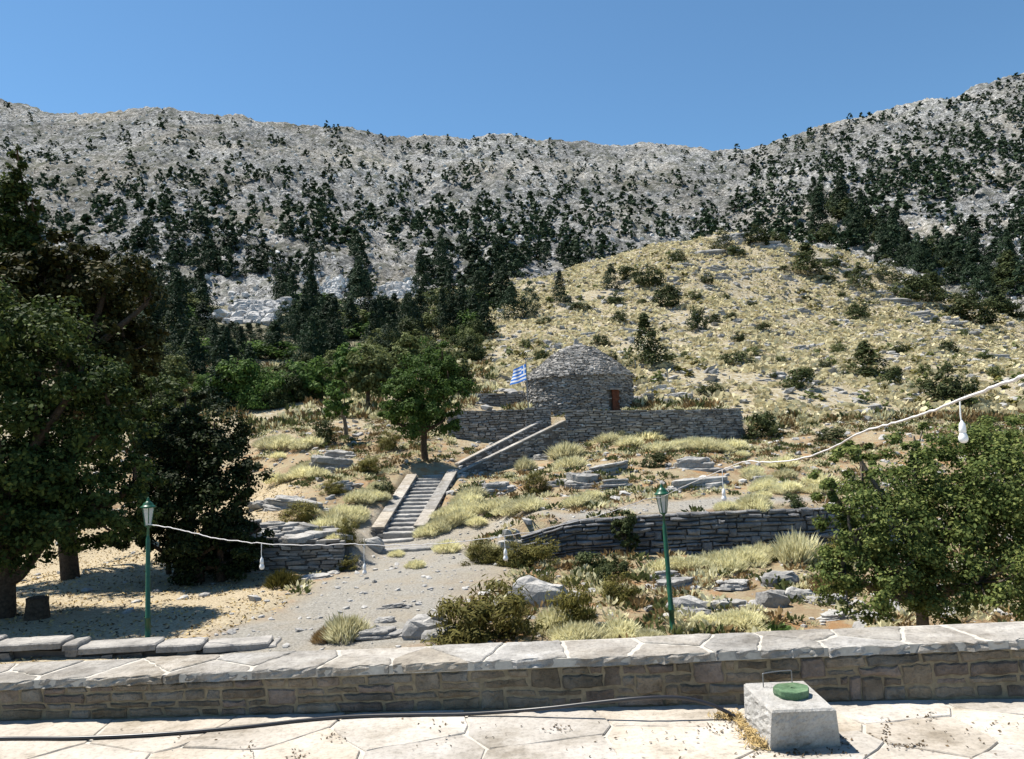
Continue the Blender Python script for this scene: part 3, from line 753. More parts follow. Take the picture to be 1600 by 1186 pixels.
def conifer_me(name, h, r, nclump, nleaf, size, R, p=0.8, asp=.45, low=.06):
    z = low + (1 - low) * R.random(nclump) ** 1.25; a = R.random(nclump) * 2 * math.pi
    rad = r * ((1 - z) ** p) * (0.45 + .6 * R.random(nclump)) * (1 + .25 * np.sin(a * 2 + 6 * z))
    cc = np.stack([np.cos(a) * rad, np.sin(a) * rad, z * h * .97], 1)
    cr = .30 * r * (.55 + .6 * (1 - z)) 
    j = R.integers(0, nclump, nleaf); dd = unit(R.normal(size=(nleaf, 3))); C = cc[j] + dd * (cr[j] * R.random(nleaf) ** .5)[:, None] * [1, 1, .6 * h / (2.2 * r) if h > 2 * r else .7]
    C[:, 2] = np.maximum(C[:, 2], .02 * h)
    out = unit(np.concatenate([cc[j][:, :2], np.zeros((nleaf, 1))], 1))
    Nn = unit(dd * .6 + out * .5 + R.normal(size=(nleaf, 3)) * .5 + [0, 0, .5])
    V, Q = leafquads(C, Nn, size, asp, R)
    V[:, :2] *= .5 / np.quantile(np.hypot(V[:, 0], V[:, 1]), .985)
    return mesh(name, V, None, Q)

def shrub_me(name, ncl, nleaf, size, R, asp=.3, upright=.6, flat=1.0):
    """unit shrub: 1 m wide, 1 m tall"""
    d = unit(R.normal(size=(ncl, 3))); d[:, 2] = np.abs(d[:, 2]); r = .25 + .72 * R.random(ncl) ** .6
    cc = d * r[:, None] * [.43, .43, .8]; cr = R.uniform(.10, .19, ncl)
    j = R.integers(0, ncl, nleaf); dd = unit(R.normal(size=(nleaf, 3))); C = cc[j] + dd * (cr[j] * R.random(nleaf) ** .5)[:, None]
    C[:, 2] = np.abs(C[:, 2]); Nn = unit(dd + R.normal(size=(nleaf, 3)) * .5 + d[j] * .4 + [0, 0, .25])
    up = unit(d[j] * .8 + [0, 0, upright]) if upright > 0 else None
    V, Q = leafquads(C, Nn, size, asp, R, up)
    return mesh(name, V, None, Q)

def tussock_vq(nb, R, wid=.05, spread=.42, lump=.22):
    """unit cushion: short upright shoots rising from a low uneven dome"""
    a = R.random(nb) * 2 * math.pi; r = spread * R.random(nb) ** .5; q = r / spread
    ph = R.random(4) * 6.28; rim = 1 + .18 * np.sin(3 * a + ph[0]) + .12 * np.sin(5 * a + ph[1]); r = r * rim
    b = np.stack([np.cos(a) * r, np.sin(a) * r, np.zeros(nb)], 1)
    dome = np.sqrt(np.maximum(1 - q ** 2, 0)) * (1 + lump * np.sin(b[:, 0] * 17 + ph[2]) * np.cos(b[:, 1] * 15 + ph[3]))
    b[:, 2] = dome * .55 * R.uniform(.55, 1.0, nb)
    up = np.stack([np.cos(a) * q * .16, np.sin(a) * q * .16, .42 - .16 * q], 1) * R.uniform(.55, 1.15, nb)[:, None] + R.normal(size=(nb, 3)) * [.05, .05, .02]
    tip = b + up; b = b - up * .35; b[:, 2] = np.maximum(b[:, 2], 0)
    side = unit(np.cross(tip - b, R.normal(size=(nb, 3)))) * (wid * R.uniform(.6, 1.3, nb))[:, None]
    m_ = b + (tip - b) * .62
    V = np.stack([b - side * .5, b + side * .5, m_ + side * .7, tip, m_ - side * .7], 1).reshape(-1, 3); i = np.arange(nb) * 5
    return V, np.stack([i + 4, i + 2, i + 3], 1), np.stack([i, i + 1, i + 2, i + 4], 1)

def scatter(name, tmpl, pos, sc, mat, R, hs=None, tilt=0.0):
    """one mesh of many small copies; templates (V,T,Q)"""
    mb = MB(); hs = sc if hs is None else hs; k = R.integers(0, len(tmpl), len(pos)); an = R.random(len(pos)) * 2 * math.pi
    for t in range(len(tmpl)):
        I = np.where(k == t)[0]
        if not len(I): continue
        V, T, Q = tmpl[t]; c, s_ = np.cos(an[I])[:, None], np.sin(an[I])[:, None]
        X = (V[:, 0] * c - V[:, 1] * s_) * sc[I][:, None]; Y = (V[:, 0] * s_ + V[:, 1] * c) * sc[I][:, None]; Z = V[:, 2] * hs[I][:, None]
        if tilt: Z = Z + X * R.normal(0, tilt, len(I))[:, None] + Y * R.normal(0, tilt, len(I))[:, None]
        W_ = np.stack([X, Y, Z], 2) + pos[I][:, None, :]
        off = (np.arange(len(I)) * len(V))[:, None, None]
        mb.add(W_.reshape(-1, 3), (np.asarray(T)[None] + off).reshape(-1, 3) if T is not None and len(T) else None, (np.asarray(Q)[None] + off).reshape(-1, 4) if Q is not None and len(Q) else None)
    o = mb.build(name, mat); o['kind'] = 'stuff'; return o

def rock_vq(R, nlat=4, nlon=7, rough=.25, flat=.6):
    V = [(0, 0, flat)]; 
    for i in range(1, nlat):
        ph = math.pi * i / nlat
        for j in range(nlon):
            t = 2 * math.pi * (j + .5 * (i % 2)) / nlon; k = 1 + R.uniform(-rough, rough); 
            x, y, z = math.sin(ph) * math.cos(t), math.sin(ph) * math.sin(t), math.cos(ph)
            m_ = max(abs(x), abs(y), abs(z)) ** .45
            V.append((x / m_ * k * .6, y / m_ * k * .45, z / m_ * flat * (1 + R.uniform(-rough, rough) * .6)))
    V.append((0, 0, -flat)); T = []; Q = []; n = nlon; last = len(V) - 1
    for j in range(n):
        T.append([0, 1 + j, 1 + (j + 1) % n]); T.append([last, 1 + (nlat - 2) * n + (j + 1) % n, 1 + (nlat - 2) * n + j])
        for i in range(nlat - 2): Q.append([1 + i * n + j, 1 + (i + 1) * n + j, 1 + (i + 1) * n + (j + 1) % n, 1 + i * n + (j + 1) % n])
    return np.array(V), np.array(T), np.array(Q)

def ledge_me(name, R, layers=4):
    """bedded outcrop: fractured layers, each stepping in and out by blocks; unit width, unit height"""
    nl = 30; zs = [-.3]; lay_ = []
    cuts = np.sort(np.concatenate([[0], (np.arange(1, layers) + R.uniform(-.3, .3, layers - 1)) / layers, [1.0]]))
    a = np.arange(nl) * 2 * math.pi / nl + R.uniform(-.06, .06, nl)
    shape = 1 / np.maximum(np.abs(np.cos(a)), np.abs(np.sin(a))) ** .5 * (1 + .16 * np.sin(a * 2 + R.random() * 6) + .1 * np.sin(a * 3 + R.random() * 6))
    rings = []
    for l in range(layers):
        nb = R.integers(4, 8); ed = np.sort(R.random(nb)) * 2 * math.pi; blk = R.uniform(-.22, .10, nb); sec = blk[np.searchsorted(ed, a) % nb]
        taper = 1 - .42 * (l / layers) ** 1.3; hb = R.uniform(-.06, .06, nb)[np.searchsorted(ed, a) % nb]
        r_ = (taper + sec * (1 if l else .5)) * shape; z0 = cuts[l] if l else -.35; z1 = cuts[l + 1]
        for (z, k) in ((z0 + .012, .93), (z0 + .05, 1.0), (z1 - .05, 1.0 + R.uniform(-.04, .03)), (z1, .93)):
            rr = r_ * k * (1 + R.uniform(-.05, .05, nl)); tl = .14 * np.cos(a + 1)
            rings.append(np.stack([np.cos(a) * rr * .42, np.sin(a) * rr * .34, z + hb * (z > .1) + tl * .3 + R.uniform(-.02, .02, nl)], 1))
    # top surface with some relief
    for k in (.66, .33):
        t_ = rings[-1].copy(); t_[:, :2] *= k / .93 * .93 if k == .66 else k; t_[:, 2] = t_[:, 2].mean() + R.uniform(-.03, .06, nl); rings.append(t_)
    V = np.concatenate(rings + [np.array([[0, 0, rings[-1][:, 2].mean()]])]); Q = []; n = len(rings)
    for i in range(n - 1):
        for k in range(nl): k2 = (k + 1) % nl; Q.append([i * nl + k, i * nl + k2, (i + 1) * nl + k2, (i + 1) * nl + k])
    T = [[(n - 1) * nl + k, (n - 1) * nl + (k + 1) % nl, n * nl] for k in range(nl)]
    mb = MB().add(V, T, Q)
    for _ in range(7):
        v, t, q = rock_vq(R, 4, 7, .22, .7); an = R.random() * 6.28; sz = R.uniform(.10, .26); rr = R.uniform(.36, .5)
        mb.add(v * [sz, sz, sz * 1.6] * R.uniform(.8, 1.3, 3) + [math.cos(an) * rr * 1.05, math.sin(an) * rr * .8, R.uniform(-.05, .35)], t, q)
    return mb.mesh(name)

# ------------------------------------------------------------------ dry stone building
def coursed(mb, p0, p1, zb, zt, L, H, R, out, dep=.22, jit=.26, miss=0.0, top_un=.06):
    """courses of uneven stones along a straight face from p0 to p1; out = unit normal of the face"""
    d = np.array(p1) - np.array(p0); l = np.hypot(*d); t = np.array([*(d / l), 0]); o = np.array([*out, 0]); up = np.array([0, 0, 1.0])
    lo_z = min(zb(0), zb(1)); z = lo_z
    while z < max(zt(0), zt(1)) + .02:
        h = H * R.uniform(.65, 1.35); s = R.uniform(-L, 0)
        while s < l:
            w = L * R.uniform(.45, 1.7); m_ = (s + w / 2) / l; mc = min(max(m_, 0), 1)
            zc = z + h / 2 + R.uniform(-.15, .15) * h
            if zb(mc) - h < zc < zt(mc) + R.uniform(-top_un, top_un * .4) - h * .3 and R.random() > miss and s + w > 0 and s < l:
                a, b = max(s, -.05), min(s + w, l + .05)
                if b - a > .04:
                    c = np.array([*p0, 0]) + t * (a + b) / 2 + o * R.uniform(-.08, .06) - o * dep * .5 + up * zc
                    tl = t + up * R.normal(0, .05)
                    mb.add(box8(c, tl * (b - a) * .475, o * dep * .55, up * h * .42 - t * R.normal(0, .02), jit), None, BQ)
            s += w
        z += h * .97

def wall_core(mb, p0, p1, zb, zt, thick, out, ins=.12, n=6):
    d = np.array(p1) - np.array(p0); o = np.array(out)
    for i in range(n):
        a, b = i / n, (i + 1) / n; A_ = np.array(p0) + d * a - o * ins; B_ = np.array(p0) + d * b - o * ins
        C_ = B_ - o * thick; D_ = A_ - o * thick
        mb.add([(*A_, zb(a) - .4), (*B_, zb(b) - .4), (*C_, zb(b) - .4), (*D_, zb(a) - .4), (*A_, zt(a) - .05), (*B_, zt(b) - .05), (*C_, zt(b) - .05), (*D_, zt(a) - .05)], None, BQ)

def outn(p0, p1):
    d = np.array(p1) - np.array(p0); d = d / np.hypot(*d); return np.array([d[1], -d[0]])
def lin(a, b): return lambda t: a + (b - a) * t
def gz(p): return float(zg(np.array([p[0]]), np.array([p[1]]))[0])
def topz(px, py, d): return float(at(px, py, d)[2])

# --- hut
R = np.random.default_rng(21)
HC = at(906.5, 640, 51.5); HR = 83.5 * 51.5 / F; hz0 = float(at(906, 648, 51.5)[2]) - .3; ze = float(at(906, 592.5, 51.5)[2]); za_ = float(at(906, 541, 51.5)[2])
hut = empty('stone_hut', (HC[0], HC[1], hz0), 'round dry stone hut with a domed stone roof and rust-brown door', 'hut')
cm = MB(); prof = [(HR - .16, 0), (HR - .16, ze - hz0), (HR * .66, ze - hz0 + (za_ - ze) * .42), (HR * .34, ze - hz0 + (za_ - ze) * .78), (.25, za_ - hz0 - .12), (0.01, za_ - hz0 - .1)]
cm.add(*lathe(prof, 40)); cm.build('core', MT['recess'], hut)
wallm = MB(); roofm = MB(); z = 0.0
door_a = math.atan2(-1, 0) + math.asin(((954 - 906.5) * 51.5 / F) / HR); dw = .27
while z < ze - hz0:
    h = R.uniform(.065, .12); a = R.random(); a0 = a; rr = HR + R.uniform(-.03, .03) - .05 * z / (ze - hz0)
    while a < a0 + 2 * math.pi - .05:
        w = R.uniform(.16, .5) / HR; am = a + w / 2; da = (am - door_a + math.pi) % (2 * math.pi) - math.pi
        if not (abs(da) * HR < dw + w * HR * .5 - .02 and z + h < 1.66):
            er = np.array([math.cos(am), math.sin(am), 0]); et = np.array([-er[1], er[0], 0])
            wallm.add(box8(er * (rr - .1 + R.uniform(-.08, .06)) + [0, 0, z + h / 2], et * w * HR * .47 + [0, 0, R.normal(0, .015)], er * .13, np.array([0, 0, h * .40]), .28), None, BQ)
        a += w
    z += h * .96
def roof_r(t):  # t 0 at the eaves, 1 at the top
    return HR * np.interp(t, [0, .1, .3, .5, .75, .9, 1.0], [1.0, .955, .82, .66, .46, .30, .10])
z = ze - hz0; ZT = za_ - hz0
while z < ZT:
    h = R.uniform(.06, .10); t = (z - (ze - hz0)) / (ZT - (ze - hz0)); rr = float(roof_r(t)); a = R.random() * 6; a0 = a
    while a < a0 + 2 * math.pi - .05:
        w = min(R.uniform(.14, .42) / max(rr, .2), 1.6); am = a + w / 2; er = np.array([math.cos(am), math.sin(am), 0]); et = np.array([-er[1], er[0], 0])
        dp = min(.24, rr * .6 + .05)
        roofm.add(box8(er * (rr - dp * .45 + R.uniform(-.06, .05)) + [0, 0, z + h / 2], et * w * max(rr, .15) * .47 + [0, 0, R.normal(0, .012)], er * dp + [0, 0, -.03 - R.uniform(0, .04)], np.array([0, 0, h * .48]), .3), None, BQ)
        a += w
    z += h * .8
o = wallm.build('wall_stones', MT['drystone'], hut); o['kind'] = 'stuff'
o = roofm.build('roof_stones', MT['drystone'], hut); o['kind'] = 'stuff'
for i, (w, h, x) in enumerate(((.34, .12, 0), (.26, .11, .04), (.16, .2, -.05), (.10, .17, -.08))):
    zz = ZT - .04 + [0, .11, .2, .36][i]
    MB().add(box8((x, 0, zz + h / 2), (w, .03, .02), (-.02, w * .8, 0), (.03 * (i == 2), 0, h * .52), .25), None, BQ).build('cap_stone', MT['limestone'], hut)
er = np.array([math.cos(door_a), math.sin(door_a), 0]); et = np.array([-er[1], er[0], 0])
dm = MB(); dm.add(box8(er * (HR + .0) + [0, 0, .82], et * dw, er * .03, (0, 0, .80)), None, BQ)
door = dm.build('door', MT['rust'], hut)
MB().add(box8(er * (HR + .05) + et * .2 + [0, 0, .9], et * .02, er * .035, (0, 0, .07)), None, BQ).build('handle', MT['wire'], door)
MB().add(box8(er * (HR - .0) + [0, 0, 1.68], et * (dw + .22), er * .12, (0, 0, .06), .1), None, BQ).build('lintel', MT['drystone'], hut)

# --- walls of the platform
def dry_wall(name, label, pts, tops, L, H, seed, thick=.6, group=None, both=False, base=None, dep=.22):
    R = np.random.default_rng(seed); c = np.mean([p for p in pts], 0)
    root = empty(name, (c[0], c[1], gz(c)), label, 'wall', group); bpy.context.view_layer.update(); sm = MB(); cm = MB(); tm_ = MB()
    for (p, q), (ta, tb) in zip(zip(pts, pts[1:]), zip(tops, tops[1:])):
        o_ = outn(p, q); b0 = gz(np.array(p) + o_ * .15) - .25 if base is None else base[0]; b1 = gz(np.array(q) + o_ * .15) - .25 if base is None else base[1]
        coursed(sm, p, q, lin(b0, b1), lin(ta, tb), L, H, R, o_, dep)
        wall_core(cm, p, q, lin(b0, b1), lin(ta, tb), thick - .24, o_)
        if both:
            coursed(sm, np.array(q) - o_ * thick, np.array(p) - o_ * thick, lin(b1, b0), lin(tb, ta), L, H, R, -o_, dep)
        # flat stones along the top
        d = np.array(q) - np.array(p); l = np.hypot(*d); t = np.array([*(d / l), 0]); s = 0; ot = np.array([*o_, 0])
        while s < l:
            w = L * R.uniform(.8, 1.8); w = min(w, l - s + .05); f = (s + w / 2) / l
            for off in (.14, .42):
                tm_.add(box8(np.array([*p, 0]) + t * (s + w / 2) - ot * (thick * off / .56 + R.uniform(-.03, .03)) + [0, 0, ta + (tb - ta) * f - .03 + R.uniform(-.02, .02)], t * w * .48, ot * thick * .26, (0, 0, .045), .15), None, BQ)
            s += w
    child(cm.build('core', MT['recess']), root)
    o = child(sm.build('face_stones', MT['drystone']), root); o['kind'] = 'stuff'
    o = child(tm_.build('top_stones', MT['drystone']), root); o['kind'] = 'stuff'
    return root
dry_wall('retaining_wall', 'long grey dry stone retaining wall in front of the round hut', [HW[2], HW[3], HW[4]], [topz(885, 641, 46), topz(1065, 641, 45.2), topz(1163, 638, 48.6)], .42, .13, 31)
dry_wall('retaining_wall', 'dry stone retaining wall left of the flagpole beside the tree crown', [HW[0], HW[1]], [topz(700, 643, 48.2), topz(825, 640, 47.4)], .4, .13, 32)
pp = [P2(821, 650, 46.9), P2(859, 650, 46.6)]
dry_wall('parapet', 'short block of dry stone parapet below the flagpole', pp, [topz(821, 637, 46.9), topz(859, 637, 46.6)], .38, .12, 33, .5, base=[topz(821, 690, 46.9)] * 2)
_d = float(hit(760, 630)[0][1]); pp = [P2(732, 630, _d), P2(826, 630, _d)]
dry_wall('garden_wall', 'low straight brownish wall behind the flag, left of the hut', pp, [topz(732, 615, _d), topz(826, 615, _d)], .4, .12, 34, .5)
_d = float(hit(1014, 633)[0][1]); pp = [P2(1006, 630, _d), P2(1022, 630, _d)]
dry_wall('garden_wall', 'short stub of dark wall just right of the hut', pp, [topz(1006, 615, _d), topz(1022, 615, _d)], .35, .12, 35, 1.2)

# --- front terrace wall, its bigger stones one by one
R = np.random.default_rng(41)
seglen = [np.hypot(b[0] - a[0], b[1] - a[1]) for a, b in zip(TW, TW[1:])]; cum = np.concatenate([[0], np.cumsum(seglen)]); TL = cum[-1]
TWa = np.array(TW); tps = np.array([topz(815, 838, 26), topz(900, 812, 25.8), topz(1060, 801, 25.6), topz(1300, 792, 25.8), topz(1420, 790, 26)]); tbs = np.array([gz(p) - .25 for p in TW])
def tw_at(u, v, h):
    x = np.interp(u, cum, TWa[:, 0]); y = np.interp(u, cum, TWa[:, 1]); return (x, y - h, np.interp(u, cum, tbs) + v * (np.interp(u, cum, tps) - np.interp(u, cum, tbs)))
dw_ = empty('terrace_retaining_wall', (TWa[:, 0].mean(), TWa[:, 1].mean(), tbs.mean()), 'shaded dry stone retaining wall below the path, behind the lamp post', 'wall'); bpy.context.view_layer.update()
cm = MB()
for a, b, i in zip(TW, TW[1:], range(9)): wall_core(cm, a, b, lin(tbs[i], tbs[i + 1]), lin(tps[i], tps[i + 1]), .35, (0, -1), .14)
child(cm.build('core', MT['recess']), dw_)
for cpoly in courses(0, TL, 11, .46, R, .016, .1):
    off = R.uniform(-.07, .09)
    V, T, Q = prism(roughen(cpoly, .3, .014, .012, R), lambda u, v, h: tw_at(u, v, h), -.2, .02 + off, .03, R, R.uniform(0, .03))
    child(MB().add(V, T, Q).build('stone', MT['shadedstone']), dw_)
# --- ruined wall at the left with flat stones on top
R = np.random.default_rng(43)
rw = dry_wall('ruined_wall', 'ruined dry stone wall with bright flat top slabs beside the dark oak', [RW[0], RW[1]], [topz(330, 838, 26.4), topz(535, 846, 26.4)], .45, .12, 44, .7)
for i in range(46):
    u = R.random(); q = np.array(RW[0]) + (np.array(RW[1]) - RW[0]) * (u * 1.02 - .01); bk = R.uniform(0.05, 1.9); z = topz(330 + 205 * u, 840 + 7 * u, 26.4) + .04 + bk * .16 + R.uniform(-.03, .05)
    w = R.uniform(.2, .5); MBx = MB(); a = R.uniform(0, 3)
    n = 9; an = np.arange(n) * 2 * math.pi / n; rr = w * R.uniform(.7, 1.15, n); P = np.stack([np.cos(an) * rr, np.sin(an) * rr * .7], 1)
    tl = R.normal(0, .08, 2)
    MBx.add(*prism(P, lambda u_, v_, h: (q[0] + u_, q[1] + bk + v_, z + h + u_ * tl[0] + v_ * tl[1]), -.1, .05, .02, R))
    child(MBx.build('top_slab', MT['limestone']), rw)

# --- low wall just below the terrace at the left
lw = [P2(-120, 1012, 16.0), P2(120, 1012, 16.1), P2(432, 1010, 16.4)]
lt = [topz(-120, 1004, 16.0), topz(120, 1008, 16.1), topz(432, 1008, 16.4)]
R = np.random.default_rng(45)
lroot = empty('low_wall', (lw[1][0], lw[1][1], lt[1] - 1), 'low stone wall with flat capstones behind the terrace wall, by the left lamp', 'wall'); bpy.context.view_layer.update()
sm = MB(); cm = MB()
for i in range(2):
    coursed(sm, lw[i], lw[i + 1], lin(lt[i] - 1.2, lt[i + 1] - 1.2), lin(lt[i] - .1, lt[i + 1] - .1), .4, .15, R, outn(lw[i], lw[i + 1])); wall_core(cm, lw[i], lw[i + 1], lin(lt[i] - 1, lt[i + 1] - 1), lin(lt[i] - .1, lt[i + 1] - .1), .4, outn(lw[i], lw[i + 1]))
    d = np.array(lw[i + 1]) - lw[i]; l = np.hypot(*d); s = 0
    while s < l - .05:
        w = min(R.uniform(.8, 1.6), l - s); n_ = d / l
        poly = np.array([(0, -.06), (w, -.06), (w, .62), (0, .62)]); p0 = np.array(lw[i]) + n_ * s; oo = np.array([-n_[1], n_[0]]); zz = lt[i] + (lt[i + 1] - lt[i]) * (s + w / 2) / l + R.uniform(-.02, .03)
        V = prism(roughen(poly, .2, .025, .006, R), lambda u, v, h: (*(p0 + n_ * u + oo * v), zz + h), -.13, 0, .025, R, .01)
        child(MB().add(*V).build('capstone', MT['drystone']), lroot); s += w
child(cm.build('core', MT['recess']), lroot); o = child(sm.build('face_stones', MT['drystone']), lroot); o['kind'] = 'stuff'

# ------------------------------------------------------------------ stairs
R = np.random.default_rng(51)
st = empty('stone_stairs', at(622, 838, 31), 'straight flight of stone steps between two pale parapets climbing the slope', 'stairs'); bpy.context.view_layer.update()
L0, L1 = at(598, 838, 31.0), at(649, 752, 38.6); R0, R1 = at(649, 836, 30.8), at(690, 750, 38.2)
ns = 14
for i in range(ns + 3):
    t0, t1 = i / ns, (i + 1) / ns; zt = L0[2] + (L1[2] - L0[2]) * t1 + .0
    a, b, c, d = L0 + (L1 - L0) * t0, R0 + (R1 - R0) * t0, R0 + (R1 - R0) * (t1 + .02), L0 + (L1 - L0) * (t1 + .02)
    n = 7; front = []
    bl_, br_ = a, b; e = R.uniform(-.025, .025, n + 1); q = [bl_ + (br_ - bl_) * k / n for k in range(n + 1)]; qb = [d + (c - d) * k / n for k in range(n + 1)]
    V = [(p[0], p[1] + ee, zt - .5) for p, ee in zip(q, e)] + [(p[0], p[1] + ee, zt - .03) for p, ee in zip(q, e)] + [(p[0], p[1] + ee + .02, zt + R.uniform(-.012, .012)) for p, ee in zip(q, e)] + [(p[0], p[1] + .02, zt + R.uniform(-.01, .01)) for p in qb]
    Q = [[j * (n + 1) + k, j * (n + 1) + k + 1, (j + 1) * (n + 1) + k + 1, (j + 1) * (n + 1) + k] for j in range(3) for k in range(n)]
    child(MB().add(V, None, Q).build('step', MT['limestone']), st)
def parapet(A_, B_, wid, hgt, side, root, name='parapet', stone=True, Ls=.34, dn=.8, lip=.05):
    """sloped wall with a smooth pale coping; side +1 puts the thickness to the right"""
    d = (B_ - A_)[:2]; l = np.hypot(*d); t = d / l; nn = np.array([t[1], -t[0]]) * side
    def pt(u, v, z): p = A_[:2] + t * u * l + nn * v; return (p[0], p[1], A_[2] + (B_[2] - A_[2]) * u + z)
    nseg = max(2, int(l / 1.6)); pm = MB(); pm.add([pt(0, 0, -dn), pt(1, 0, -dn), pt(1, wid, -dn), pt(0, wid, -dn), pt(0, 0, hgt - .07), pt(1, 0, hgt - .07), pt(1, wid, hgt - .07), pt(0, wid, hgt - .07)], None, BQ)
    w_ = child(pm.build(name, MT['recess']), root)
    sm = MB()
    for v0, sg in ((-.03, -1), (wid + .03, 1)):
        A2, B2 = np.array(pt(0, v0, 0)), np.array(pt(1, v0, 0)); oo = nn * sg
        coursed(sm, A2[:2], B2[:2], lin(A2[2] - dn, B2[2] - dn), lin(A2[2] + hgt - .1, B2[2] + hgt - .1), Ls, .11, R, oo, .14)
    A2, B2 = np.array(pt(0, wid, 0)), np.array(pt(0, 0, 0)); 
    if side > 0: A2, B2 = B2, A2
    oo = outn(A2[:2], B2[:2]); coursed(sm, A2[:2] - t * .03, B2[:2] - t * .03, lin(A2[2] - dn, A2[2] - dn), lin(A2[2] + hgt - .1, A2[2] + hgt - .1), .25, .11, R, -t, .14)
    o = child(sm.build('parapet_stones', MT['drystone']), root); o['kind'] = 'stuff'
    for i in range(nseg):
        u0, u1 = i / nseg + .0015, (i + 1) / nseg - .0015
        V = [pt(u0, -lip, hgt - .07), pt(u1, -lip, hgt - .07), pt(u1, wid + lip, hgt - .07), pt(u0, wid + lip, hgt - .07), pt(u0, .01 - lip, hgt), pt(u1, .01 - lip, hgt), pt(u1, wid + lip - .01, hgt), pt(u0, wid + lip - .01, hgt)]
        child(MB().add(V, None, BQ).build('coping', MT['coping']), root)
parapet(at(599, 838, 31.2), at(651, 752, 38.8), .42, .36, -1, st, dn=.7)
parapet(at(648, 836, 31.0), at(702, 745, 38.6), .40, .36, 1, st, dn=.7)
st2 = empty('upper_stairs', at(706, 742, 40), 'upper flight of stairs behind sloping stone walls rising to the hut', 'stairs'); bpy.context.view_layer.update()
U0, U1 = at(704, 742, 39.3), at(884, 656, 45.6); B0, B1 = at(716, 724, 41.2), at(853, 654, 46.9)
U0[2] -= .05
parapet(U0, U1, .26, .0, -1, st2, 'parapet', dn=1.9, lip=.035); parapet(B0, B1, .26, .0, -1, st2, 'parapet', dn=1.2, lip=.035)
for i in range(16):
    t0, t1 = i / 16, (i + 1) / 16; a = U0 + (U1 - U0) * t0; b = B0 + (B1 - B0) * t0; c = B0 + (B1 - B0) * t1; d = U0 + (U1 - U0) * t1; z = U0[2] + (min(B1[2], U1[2]) - U0[2]) * t1 - .5
    child(MB().add([(*p[:2], z - .4) for p in (a, d, c, b)] + [(*p[:2], z) for p in (a, d, c, b)], None, BQ).build('step', MT['limestone']), st2)
# broad stone treads lying before the foot of the stairs
for i, (px, py, d, w, dp) in enumerate(((612, 846, 30.0, 1.7, .5), (617, 860, 28.3, 2.3, .7), (655, 857, 28.6, 1.0, .5))):
    p = hit(px, py)[0]; n = 15; an = np.arange(n) * 2 * math.pi / n; sq = 1 / np.maximum(np.abs(np.cos(an)), np.abs(np.sin(an))) ** .7 * R.uniform(.85, 1.08, n)
    P = np.stack([np.cos(an) * w * .5 * sq, np.sin(an) * dp * .5 * sq], 1)
    tag(MB().add(*prism(P, lambda u, v, h: (p[0] + u, p[1] + v, p[2] + h + .03 * u), -.3, .08, .03, R, .01)).build('stone_slab', MT['limestone']), ['narrow pale slab directly below the lowest stair step', 'broadest pale slab on the path below the stairs', 'small pale slab on the path at the right of the stair foot'][i], 'slab')

# ------------------------------------------------------------------ flag
R = np.random.default_rng(61)
fp0 = at(826, 645, 47.2); fp1 = at(821.5, 562, 47.2)
fl_ = empty('flagpole', fp0, 'blue and white striped flag with cross on a thin dark pole', 'flag'); bpy.context.view_layer.update()
child(MB().add(*tube([fp0 - [0, 0, .4], fp0, fp1], [.04, .04, .028], 8)).build('pole', MT['wire']), fl_)
child(MB().add(*lathe([(0.0, .09), (.045, .06), (.05, .03), (.03, 0)][::-1], 10, fp1)).build('finial', MT['wire']), fl_)
NX, NY = 54, 36; c00 = at(821.8, 568, 47.2); c01 = at(824, 593, 47.2); c10 = at(802, 578, 46.9); c11 = at(797, 603, 46.8)
V = []; mi = []; Q = []
for j in range(NY + 1):
    for i in range(NX + 1):
        u, v = i / NX, j / NY; p = (c00 * (1 - u) + c10 * u) * (1 - v) + (c01 * (1 - u) + c11 * u) * v
        wv = math.sin(u * 9 + v * 2.2) * .10 * u ** .5; p = p + np.array([.03 * math.sin(v * 5) * u, wv, .035 * math.sin(u * 8 + 1) * u]); V.append(p)
for j in range(NY):
    for i in range(NX):
        Q.append([j * (NX + 1) + i, (j + 1) * (NX + 1) + i, (j + 1) * (NX + 1) + i + 1, j * (NX + 1) + i + 1])
        stripe = j * 9 // NY
        if i < NX * 10 / 27 and stripe < 5:
            m_ = 0
            if j * 9 / NY >= 2 and j * 9 / NY < 3: m_ = 1
            if NX * 4 / 27 <= i < NX * 6 / 27: m_ = 1
        else: m_ = stripe % 2
        mi.append(m_)
me = mesh('cloth', V, None, Q, True, mi); child(ob('cloth', me, [MT['blue'], MT['cloth']]), fl_)

